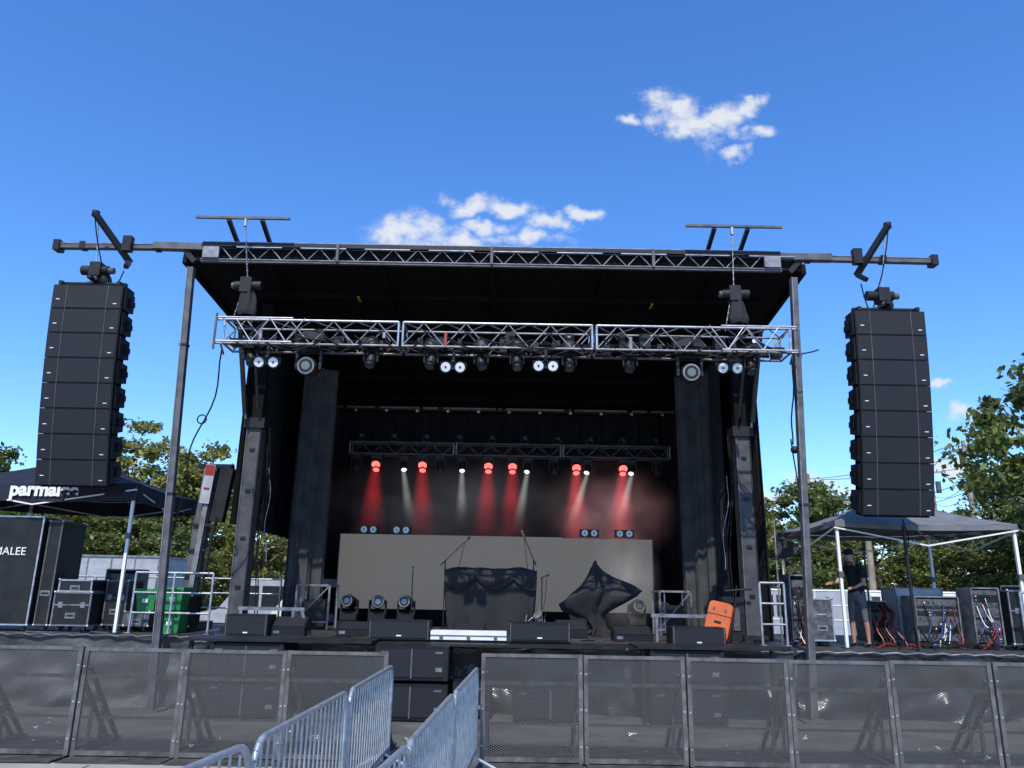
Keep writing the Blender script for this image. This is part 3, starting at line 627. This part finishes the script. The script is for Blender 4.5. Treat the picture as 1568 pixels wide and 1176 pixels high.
erack('equipment_rack',6.85,7.25,15.3,zr,1.85,5,('red','rubber','rubber'));case('road_case',9.1,9.75,14.5,15.2,zr,2.1);case('road_case',9.8,10.8,15,15.8,zr,2.2,ek='alu')
case('road_case',5.95,6.2,15.5,15.9,zr,1.9,ek='steel');erack('equipment_rack',-7.9,-7.3,15.6,ZD,2.2,8)
b=B()
for j in range(40):
    x=6.9+U(-.4,2.0);y=14.4+U(-.2,.4);b.cable((x,y,zr+.02+U(0,.12)),(x+U(-.5,.5),y+U(-.2,.2),zr+.02),-U(0,.06),.012,random.choice(('rubber','rubber','red','rubber','blue','rubber','rubber')),8,side=U(-.15,.15))
for j in range(7):b.cable((7.0+.03*j,15.2,1.8),(6.85+.07*j,14.7,zr+.03),-.05,.014,'red' if j%3==0 else 'rubber',8,side=.1)
b.obj('cable_pile')
b=B()
for j in range(30):
    x=-8.5+U(0,13);y=13.9+U(0,.8);b.cable((x,y,ZD+.012),(x+U(-.7,.7),y+U(-.3,.3),ZD+.012),0,.011,random.choice(('rubber','rubber','steel')),8,side=U(-.1,.1))
b.obj('stage_cable')
b=B();Mx=Matrix.Translation((3.76,14.3,1.47))@Euler((R(-10),R(12),R(-26))).to_matrix().to_4x4()
for s,k,ya,yb in((1,'orange',-.12,.12),(1.02,'blk',-.015,.015),(.9,'orange',-.14,-.12)):
    n=32;vs=[]
    for yy in(ya,yb):
        for i in range(n):
            t=2*math.pi*i/n;c_,s_=math.cos(t),math.sin(t);vs.append(Mx@Vector((.21*s*math.copysign(abs(c_)**.28,c_),yy,.33*s*math.copysign(abs(s_)**.28,s_))))
    b.add(vs,[(i,(i+1)%n,n+(i+1)%n,n+i) for i in range(n)]+[tuple(range(n))[::-1],tuple(range(n,2*n))],k)
b.xbox(Mx,.12,.02,.03,'blk',(0,-.15,-.02));b.xbox(Mx,.04,.012,.05,'steel',(-.1,-.147,.2));b.xbox(Mx,.04,.012,.05,'steel',(.1,-.147,.2));b.xbox(Mx,.42,.006,.012,'blk',(0,-.142,.1));b.obj('orange_instrument_case')
b=B()
for j in range(3):b.tube((4.1,14.8+.1*j,ZD),(4.25,14.8,2.1),.014,'blk')
b.box(4.0,4.4,14.9,15.2,ZD,1.9,'blk');b.box(4.08,4.3,14.88,14.9,1.3,1.7,'gear');b.tube((4.0,14.7,2.0),(4.5,14.7,2.05),.02,'blk');b.obj('power_distribution_box')
def rails(name,x0,x1,y,n,z0,h=1.0,k='alu',mid=2):
    b=B()
    for i in range(n+1):
        x=x0+(x1-x0)*i/n;b.tube((x,y,z0),(x,y,z0+h),.022,k);b.box(x-.05,x+.05,y-.05,y+.05,z0,z0+.01,k)
    b.tube((x0,y,z0+h),(x1,y,z0+h),.022,k)
    for j in range(mid):b.tube((x0,y,z0+h*(j+1)/(mid+1)),(x1,y,z0+h*(j+1)/(mid+1)),.018,k)
    b.obj(name)
rails('handrail',-6.75,-5.35,14.4,2,ZD,1.05);rails('handrail',4.42,4.85,14.0,1,ZD,1.05);rails('handrail',9.0,12.3,14.0,3,zr,1.0)
rails('handrail',-12,-5.4,18.9,6,ZD,1.0);rails('handrail',4.9,12,18.9,6,zr,1.0,'white')
b=B()
b.bar((-6.42,16,ZD),(-6.22,16,4.35),.26,.2,'steel',up=(0,1,0));b.bar((-6.36,15.85,ZD),(-6.16,15.85,4.3),.10,.06,'dalu',up=(0,1,0))
Mx=Matrix.Translation((-6.2,15.79,3.95))@Matrix.Rotation(R(4),4,'Y')
b.xbox(Mx,.2,.03,.8,'lgrey');b.xbox(Mx,.19,.034,.22,'red',(0,0,.28));b.xbox(Mx,.12,.036,.05,'red',(0,0,-.1))
b.bar((-6.0,16,3.2),(-5.88,16,4.3),.26,.2,'blk',up=(0,1,0))
b.box(-6.5,-5.8,15.9,16.1,4.3,4.38,'blk');b.box(-6.75,-6.0,15.6,16.4,ZD,ZD+.15,'steel')
for z in(1.6,2.1,2.6,3.1):b.box(-6.5,-5.95,15.85,15.9,z,z+.05,'blk')
b.tube((-6.15,15.8,1.2),(-5.95,15.8,3.3),.03,'blk');b.obj('material_lift_tower')
def bin_(x0,x1,y0,y1,z0,z1):
    b=B();c=Vector(((x0+x1)/2,(y0+y1)/2,(z0+z1)/2));b.box(x0,x1,y0,y1,z1-.06,z1,'green')
    e=.05;b.add([(x0+e,y0+e,z0),(x1-e,y0+e,z0),(x1-e,y1-e,z0),(x0+e,y1-e,z0),(x0+.01,y0+.01,z1-.061),(x1-.01,y0+.01,z1-.061),(x1-.01,y1-.01,z1-.061),(x0+.01,y1-.01,z1-.061)],[(0,3,2,1),(4,5,6,7),(0,1,5,4),(1,2,6,5),(2,3,7,6),(3,0,4,7)],'green')
    b.box(c.x-.05,c.x+.05,y0-.006,y0+.03,c.z-.05,c.z+.02,'white');b.tube((x0+.05,y0-.03,z1-.03),(x1-.05,y0-.03,z1-.03),.014,'green');b.obj('green_bin')
bin_(-6.28,-5.9,14.5,15,ZD,1.48);bin_(-6.28,-5.9,14.5,15,1.5,1.9);bin_(-7.0,-6.6,15.0,15.5,1.46,1.86)
b=B();b.box(-7.5,-6.9,15.6,16.2,ZD,1.29,'blk');b.box(-7.4,-7.0,15.58,15.6,ZD+.03,1.26,'gear');b.obj('flat_case')
b=B()
def fl(u,v):return(4.98+.42*u*(1-.5*v)+.05*math.sin(v*5),14.6+.04*math.sin(u*9+v*4),3.0-.42*v-.25*u*(1-v)*.5)
b.grid(fl,10,8,'cover');b.tube((4.96,14.6,ZD),(4.96,14.6,3.3),.018,'dalu');b.tube((4.96,14.6,3.0),(5.4,14.6,2.85),.012,'blk');b.obj('flag_stand')
b=B();b.tube((7.05,13.9,zr),(7.03,13.9,3.2),.03,'blk');b.tube((6.6,14.6,zr),(6.6,14.6,2.9),.018,'blk')
for t in(.2,2.3,4.4):b.tube((7.05,13.9,1.5),(7.05+.35*math.cos(t),13.9+.3*math.sin(t),zr),.016,'blk')
b.cable((7.03,13.9,3.3),(7.1,13.9,2.2),0,.012,side=.08);b.obj('antenna_stand')
b=B();b.cable((-5.06,12.8,5.9),(-5.62,13.3,3.45),.12,.014,n=14,side=.12);b.path([(-5.42+.08*math.cos(t),13.2,4.75+.08*math.sin(t)) for t in np.linspace(0,6.3,12)],.012,'rubber')
b.cable((-5.62,13.3,3.45),(-5.8,13.4,2.6),.05,.013);b.obj('hanging_cable')
b=B();b.cable((4.86,12.8,5.9),(4.95,13.3,4.5),.1,.014,side=.03);b.cable((4.92,13.3,4.6),(5.05,13.3,1.2),0,.013,side=.05,n=12);b.sph((4.95,13.25,4.4),.07,'blk',5);b.obj('hanging_cable')
# ------------------------------------------------------------ vehicles behind
def trailer(name,x0,x1,y,z0,h,d=2.4,k='lgrey'):
    b=B();b.box(x0,x1,y,y+d,z0+.9,z0+h,k);b.box(x0-.03,x1+.03,y-.03,y+d+.03,z0+h,z0+h+.06,'dalu');b.box(x0,x1,y-.012,y-.002,z0+.92,z0+1.05,'dalu')
    n=int((x1-x0)/.6)
    for i in range(n+1):xx=x0+(x1-x0)*i/n;b.box(xx-.015,xx+.015,y-.02,y-.002,z0+1.06,z0+h-.01,'dalu')
    for x in(x0+.9,x1-1.2,x1-2.3):
        for yy in(y+.02,y+d-.3):b.tube((x,yy,z0+.45),(x,yy+.28,z0+.45),.45,'rubber',18);b.tube((x,yy-.01,z0+.45),(x,yy,z0+.45),.2,'dalu',12)
    b.box(x0+.3,x1-.3,y+.4,y+d-.4,z0+.6,z0+.89,'blk');b.obj(name)
def van(name,x,y,L=5.2,s=1,k='white'):
    b=B();pr=[(0,.4),(0,1.1),(.9,1.25),(1.5,2.0),(2.0,2.15),(L-.1,2.15),(L,1.9),(L,.4)];W=1.9
    for yy,rv in((y,False),(y+W,True)):
        vs=[(x+a,yy,z) for a,z in pr];b.add(vs,[tuple(range(len(pr)))[::(-1 if rv else 1)]],k)
    for (a,z),(a2,z2) in zip(pr,pr[1:]+pr[:1]):b.add([(x+a,y,z),(x+a,y+W,z),(x+a2,y+W,z2),(x+a2,y,z2)],[(0,1,2,3)],'glass' if (a,z)==(.9,1.25) else k)
    b.add([(x+1.2,y-.006,1.3),(x+2.1,y-.006,1.3),(x+2.1,y-.006,1.95),(x+1.65,y-.006,1.95)],[(0,1,2,3)],'glass');b.box(x+2.2,x+3.3,y-.008,y-.002,1.3,1.95,'glass')
    for xx in(x+.95,x+L-1):
        for yy in(y-.02,y+W-.2):b.tube((xx,yy,.36),(xx,yy+.22,.36),.36,'rubber',18);b.tube((xx,yy-.01,.36),(xx,yy,.36),.19,'dalu',12)
    b.box(x-.04,x+.1,y+.1,y+W-.1,.4,.6,'steel');b.box(x-.012,x,y+.1,y+.45,.8,1.0,'lens');b.obj(name)
trailer('box_trailer',-13.2,-10.4,23.5,0,2.7);van('parked_van',-21,30);van('parked_van',-9.6,24,4.8,k='lgrey');trailer('box_trailer',-19,-13.6,32,0,2.9)
van('parked_van',-6.9,20.2,4.2);van('parked_van',10.5,27);van('parked_van',6.2,25,k='lgrey')
# ------------------------------------------------------------ utility poles
tops=[]
for x,y,h in((26.9,45,11.0),(20.2,52,9.9),(33,60,12),(15.6,34,6.6)):
    b=B();b.tube((x,y,0),(x,y,h),.17,'polew',10,.11);b.bar((x-1.0,y-.15,h-.7),(x+1.0,y-.15,h-.5),.1,.12,'polew')
    for dx in(-.9,-.4,.4,.9):b.tube((x+dx,y-.15,h-.55),(x+dx,y-.15,h-.35),.04,'steel')
    if h>9:b.tube((x+.35,y-.2,h-2.2),(x+.35,y-.2,h-1.3),.2,'steel',12)
    b.obj('utility_pole');tops.append((x,y,h))
b=B()
for dz,dx in((-.35,-.9),(-.35,.9),(-2.4,0),(-3,0)):
    for i,j in((0,1),(0,2)):
        p=tops[i];q=tops[j];b.cable((p[0]+dx,p[1],p[2]+dz),(q[0]+dx,q[1],q[2]+dz),.5,.02,n=10)
    p=tops[0];b.cable((p[0]+dx,p[1],p[2]+dz),(45,30,11+dz),.5,.02)
b.obj('power_line')
# ------------------------------------------------------------ trees
def treemesh(seed,k,ncl=100,nl=120,low=False):
    g=np.random.default_rng(seed);r=random.Random(seed);b=B()
    pts=[Vector((0,0,0))]
    for i in range(6):pts.append(pts[-1]+Vector((r.uniform(-.2,.2),r.uniform(-.2,.2),1.25)))
    for i in range(6):b.tube(pts[i],pts[i+1],.26-.035*i,'bark',8,.26-.035*(i+1),cap=False)
    for i in range(12):
        s=pts[r.choice((1,2,3,4,5)) if low else r.choice((2,3,4,5))];a=r.uniform(0,6.28);L=r.uniform(1.6,3.0);e=s+Vector((math.cos(a)*L,math.sin(a)*L,r.uniform(.5,2.0)))
        m=s.lerp(e,.5)+Vector((0,0,.2));b.tube(s,m,.09,'bark',6,.06,cap=False);b.tube(m,e,.06,'bark',6,.02,cap=False)
    C=[]
    while len(C)<ncl:
        p=g.normal(size=3);p/=np.linalg.norm(p);q=p*g.uniform(.3,1.15)**.5
        lob=1+.3*math.sin(3*math.atan2(p[1],p[0])+seed)+.2*math.sin(5*p[2]*3+seed)
        zc,hz=(4.6,4.9) if low else (6.1,3.7)
        C.append((q[0]*2.9*lob,q[1]*2.9*lob,zc+q[2]*hz))
    C=np.array(C);rad=g.uniform(.25,.75,ncl)
    N=ncl*nl;cc=np.repeat(C,nl,0)+g.normal(size=(N,3))*np.repeat(rad,nl)[:,None]*np.array([.65,.65,.38])
    u=g.normal(size=(N,3));u/=np.linalg.norm(u,axis=1)[:,None];w=np.cross(u,g.normal(size=(N,3)));w/=np.linalg.norm(w,axis=1)[:,None]
    sz=g.uniform(.06,.13,N)[:,None];v=np.stack([cc-u*sz*1.5,cc-w*sz*.8,cc+u*sz*1.5,cc+w*sz*.8],1).reshape(-1,3)
    b.add(v.tolist(),[(4*i,4*i+1,4*i+2,4*i+3) for i in range(N)],k);return b
T=[treemesh(11,'leafA'),treemesh(23,'leafB'),treemesh(37,'leafA',low=True),treemesh(41,'leafB',low=True)]
names=['oak_tree','maple_tree','elm_tree','poplar_tree'];first=[None]*4
def tree(i,x,y,h,w=1):
    s=h/9.9;a=U(0,6.28)
    if first[i] is None:
        o=T[i].obj(names[i],(x,y,0),rot=(0,0,a));o.scale=(s*w,s*w,s);first[i]=o
    else:inst(first[i],names[i],(x,y,0),(0,0,a),(s*w,s*w,s))
for i,x,y,h,w in((1,-21.3,45,11.2,1.1),(3,-24.6,47,8.6,1.2),(1,-17.6,46,9.7,1),(3,-14.7,47,9.0,1),(2,-30.5,44,10.1,1.1),(0,-34,46,9.5,1.1),(1,-27.5,50,8,1.2),
   (2,-19.5,41,7.3,1.2),(2,-25,40,7.5,1.3),(3,-13,42,7.4,1.2),(2,-29,38,6.6,1.3),(2,-16,38,5.6,1.3),
   (0,22.5,30,11.8,1.0),(2,26.0,31,11,1),(2,25,37,8.2,1.1),(0,17.6,46,8.6,1.1),(1,14.6,47,7.6,1.1),(3,20.5,44,7.2,1.2),(2,24,43,7,1.2),(0,29.5,44,9,1.2),(2,33,44,10.5,1.3),
   (2,14,40,5.5,1.4),(2,18.5,39,5.6,1.4),(3,22,38,5.4,1.4),(3,25.5,39,6,1.3),(1,12,43,6.4,1.2)):tree(i,x,y,h,w)
b=B();g=np.random.default_rng(3);N=24000
x=g.uniform(-120,120,N);zt=5.5+1.8*np.sin(x*.31)+1.3*np.sin(x*.83+1)+.6*np.sin(x*2.1);z=zt*g.uniform(0.02,1,N)**.8
c=np.stack([x,75+g.uniform(0,5,N)+2*np.sin(x*.6),z],1);u=g.normal(size=(N,3));w=g.normal(size=(N,3));sz=.55
v=np.stack([c-u*sz*.5,c-w*sz*.35,c+u*sz*.5,c+w*sz*.35],1).reshape(-1,3);b.add(v.tolist(),[(4*i,4*i+1,4*i+2,4*i+3) for i in range(N)],'leafA');b.obj('distant_trees')
# ------------------------------------------------------------ person
def person(name,loc,yaw,sc=1):
    J={'pel':(0,0,.95,.15),'wai':(.0,0,1.1,.135),'che':(-.03,0,1.3,.155),'nb':(-.06,0,1.45,.09),'nk':(-.09,0,1.52,.058),'hd':(-.12,0,1.6,.085),'ht':(-.125,0,1.68,.09),'hp':(-.12,0,1.73,.06)}
    E=[('pel','wai'),('wai','che'),('che','nb'),('nb','nk'),('nk','hd'),('hd','ht'),('ht','hp')]
    for s,t in((-1,'l'),(1,'r')):
        J.update({'hi'+t:(0,s*.1,.88,.1),'kn'+t:(-.03*s,s*.12,.49,.058),'ca'+t:(.02-.04*s,s*.125,.33,.055),'an'+t:(.02-.04*s,s*.13,.1,.038),'he'+t:(.03-.04*s,s*.13,.045,.04),'to'+t:(-.17-.04*s,s*.15,.035,.035),
          'sh'+t:(-.05,s*.19,1.41,.065),'el'+t:(-.15-.04*s,s*.26,1.15,.042),'wr'+t:(-.37-.06*s,s*.2,1.1+.04*s,.027),'pa'+t:(-.44-.06*s,s*.19,1.095+.04*s,.032)})
        E+=[('pel','hi'+t),('hi'+t,'kn'+t),('kn'+t,'ca'+t),('ca'+t,'an'+t),('an'+t,'he'+t),('he'+t,'to'+t),('nb','sh'+t),('sh'+t,'el'+t),('el'+t,'wr'+t),('wr'+t,'pa'+t)]
        px,py,pz,_=J['pa'+t]
        for j,(dy,L) in enumerate(((-.03,.06),(-.01,.072),(.01,.068),(.03,.05))):
            J['f%d'%j+t]=(px-.03-L*.4,py+dy,pz-.005,.009);J['g%d'%j+t]=(px-.03-L*.8,py+dy,pz-.035,.008);E+=[('pa'+t,'f%d'%j+t),('f%d'%j+t,'g%d'%j+t)]
        J['th'+t]=(px-.01,py-s*.045,pz-.01,.01);J['ti'+t]=(px-.045,py-s*.055,pz-.03,.009);E+=[('pa'+t,'th'+t),('th'+t,'ti'+t)]
    K=list(J);me=bpy.data.meshes.new('sk');me.from_pydata([J[k][:3] for k in K],[(K.index(a),K.index(c)) for a,c in E],[])
    o=bpy.data.objects.new('sk',me);COL.objects.link(o);md=o.modifiers.new('s','SKIN');md.use_smooth_shade=True
    for i,k in enumerate(K):
        r=J[k][3];sv=me.skin_vertices[0].data[i];sv.radius=(r,r);sv.use_root=(i==0)
        if k in('pel','wai','che'):sv.radius=(r*1.0,r*.75)
    ss=o.modifiers.new('ss','SUBSURF');ss.levels=1;ss.render_levels=1
    dg=bpy.context.evaluated_depsgraph_get();dg.update();nm=bpy.data.meshes.new_from_object(o.evaluated_get(dg));bpy.data.objects.remove(o)
    for k in('skin','tee','shorts','hair','blk'):nm.materials.append(M[k])
    for p in nm.polygons:
        c=p.center;p.use_smooth=True;a=0
        arm=abs(c.y)>.185 or c.x<-.25
        if c.z<.07:a=4
        elif .46<c.z<.98 and c.x>-.25 and abs(c.y)<.3:a=2
        elif .98<=c.z<1.49 and not(arm and c.z<1.24):a=1
        elif c.z>1.665:a=3
        elif c.z>1.55 and c.x>-.07:a=3
        p.material_index=a
    ob=bpy.data.objects.new(name,nm);COL.objects.link(ob);ob.location=loc;ob.rotation_euler=(0,0,yaw);ob.scale=(sc,)*3
    b=B();b.sph((-.13,0,1.71),.1,'tee',7,(1,.9,.75));b.box(-.29,-.17,-.07,.07,1.695,1.71,'tee');b.obj('cap',parent=ob)
    b=B();b.add([(-.205,-.012,1.60),(-.205,.012,1.60),(-.235,0,1.595),(-.205,0,1.64)],[(0,1,2),(0,2,3),(1,3,2)],'skin')
    for s in(-1,1):b.sph((-.198,s*.03,1.645),.011,'white',4);b.sph((-.207,s*.03,1.645),.006,'hair',4);b.sph((-.12,s*.088,1.62),.022,'skin',4,(.8,.4,1.3))
    b.box(-.207,-.2,-.022,.022,1.565,1.572,'red');b.box(-.21,-.1,-.06,.06,1.5,1.54,'hair');b.obj('face',parent=ob)
    return ob
person('man_standing',(6.45,14.75,zr),R(30),.98)
# ------------------------------------------------------------ world, sun, camera
EL,RO=R(52),R(187)
w=bpy.data.worlds.new('World');scene.world=w;w.use_nodes=True;nt=w.node_tree;bg=nt.nodes['Background'];bg.inputs[1].default_value=.14
sky=nt.nodes.new('ShaderNodeTexSky');sky.sky_type='NISHITA';sky.sun_disc=False;sky.sun_elevation=EL;sky.sun_rotation=RO;sky.air_density=1.0;sky.dust_density=.3;sky.ozone_density=3
hs=nt.nodes.new('ShaderNodeHueSaturation');hs.inputs['Saturation'].default_value=1.2;hs.inputs['Value'].default_value=1.75;nt.links.new(sky.outputs[0],hs.inputs['Color'])
tint=nt.nodes.new('ShaderNodeVectorMath');tint.operation='MULTIPLY';tint.inputs[1].default_value=(.70,.84,1.06);nt.links.new(hs.outputs[0],tint.inputs[0])
tc=nt.nodes.new('ShaderNodeTexCoord');sp=nt.nodes.new('ShaderNodeSeparateXYZ');nt.links.new(tc.outputs['Generated'],sp.inputs[0])
mt=lambda *a:NM(nt,*a)
ym=mt('MAXIMUM',sp.outputs['Y'],.05);cb=nt.nodes.new('ShaderNodeCombineXYZ');nt.links.new(mt('DIVIDE',sp.outputs['X'],ym),cb.inputs[0]);nt.links.new(mt('DIVIDE',sp.outputs['Z'],ym),cb.inputs[1])
nw=nt.nodes.new('ShaderNodeTexNoise');nw.inputs['Scale'].default_value=14;nw.inputs['Detail'].default_value=4;nt.links.new(cb.outputs[0],nw.inputs['Vector'])
w1=nt.nodes.new('ShaderNodeVectorMath');w1.operation='SUBTRACT';w1.inputs[1].default_value=(.5,.5,.5);nt.links.new(nw.outputs['Color'],w1.inputs[0])
w2=nt.nodes.new('ShaderNodeVectorMath');w2.operation='MULTIPLY';w2.inputs[1].default_value=(.11,.075,0);nt.links.new(w1.outputs[0],w2.inputs[0])
cw=nt.nodes.new('ShaderNodeVectorMath');cw.operation='ADD';nt.links.new(cb.outputs[0],cw.inputs[0]);nt.links.new(w2.outputs[0],cw.inputs[1])
blobs=[(.228,.697,.045,.034),(.268,.664,.065,.03),(.306,.685,.05,.022),(.339,.70,.04,.018),(.165,.672,.026,.014),(.352,.655,.03,.016),(.318,.624,.034,.011),
(-.155,.48,.055,.036),(-.08,.472,.075,.028),(-.066,.531,.055,.020),(-.01,.53,.05,.018),(.05,.503,.036,.014),(.09,.52,.028,.012),(-.04,.495,.05,.012),(.02,.48,.05,.014),
(.40,.141,.06,.028),(.35,.128,.06,.018),(.578,.277,.024,.010),(.62,.235,.024,.016),(.56,.165,.07,.02)]
acc=None
for cx,cz,rx,rz in blobs:
    s=nt.nodes.new('ShaderNodeVectorMath');s.operation='SUBTRACT';s.inputs[1].default_value=(cx,cz,0);nt.links.new(cw.outputs[0],s.inputs[0])
    m=nt.nodes.new('ShaderNodeVectorMath');m.operation='MULTIPLY';m.inputs[1].default_value=(1/rx,1/rz,0);nt.links.new(s.outputs[0],m.inputs[0])
    l=nt.nodes.new('ShaderNodeVectorMath');l.operation='LENGTH';nt.links.new(m.outputs[0],l.inputs[0]);q=mt('SUBTRACT',1.0,l.outputs['Value'])
    acc=q if acc is None else mt('MAXIMUM',acc,q)
n1=nt.nodes.new('ShaderNodeTexNoise');n1.inputs['Scale'].default_value=30;n1.inputs['Detail'].default_value=6;n1.inputs['Roughness'].default_value=.6;nt.links.new(cb.outputs[0],n1.inputs['Vector'])
den=mt('ADD',mt('MULTIPLY',acc,1.0),mt('MULTIPLY',mt('SUBTRACT',n1.outputs['Fac'],.47),2.6))
mr=nt.nodes.new('ShaderNodeMapRange');mr.interpolation_type='SMOOTHSTEP';mr.inputs[1].default_value=-.15;mr.inputs[2].default_value=1.0;nt.links.new(den,mr.inputs[0])
gate=nt.nodes.new('ShaderNodeMapRange');gate.interpolation_type='SMOOTHSTEP';gate.inputs[1].default_value=-.5;gate.inputs[2].default_value=.4;nt.links.new(acc,gate.inputs[0])
fac=mt('MULTIPLY',mt('MULTIPLY',mr.outputs[0],gate.outputs[0]),.92)
mx=nt.nodes.new('ShaderNodeMix');mx.data_type='RGBA';nt.links.new(fac,mx.inputs[0]);nt.links.new(tint.outputs[0],mx.inputs[6]);mx.inputs[7].default_value=(5.9,6.1,6.5,1)
nt.links.new(mx.outputs[2],bg.inputs[0])
sd=bpy.data.lights.new('sun','SUN');sd.energy=4.9;sd.angle=R(.5);sd.color=(1,.95,.87)
so=bpy.data.objects.new('sun',sd);COL.objects.link(so);d=Vector((math.sin(RO)*math.cos(EL),math.cos(RO)*math.cos(EL),math.sin(EL)));so.rotation_euler=(-d).to_track_quat('-Z','Y').to_euler()
cam=bpy.data.cameras.new('camera');cam.sensor_width=36;cam.lens=27.05;cam.clip_end=5000
co=bpy.data.objects.new('camera',cam);COL.objects.link(co);co.matrix_world=Matrix.Translation((0,0,1.95))@Matrix.Rotation(R(105),4,'X')@Matrix.Rotation(R(1),4,'Z')
scene.camera=co
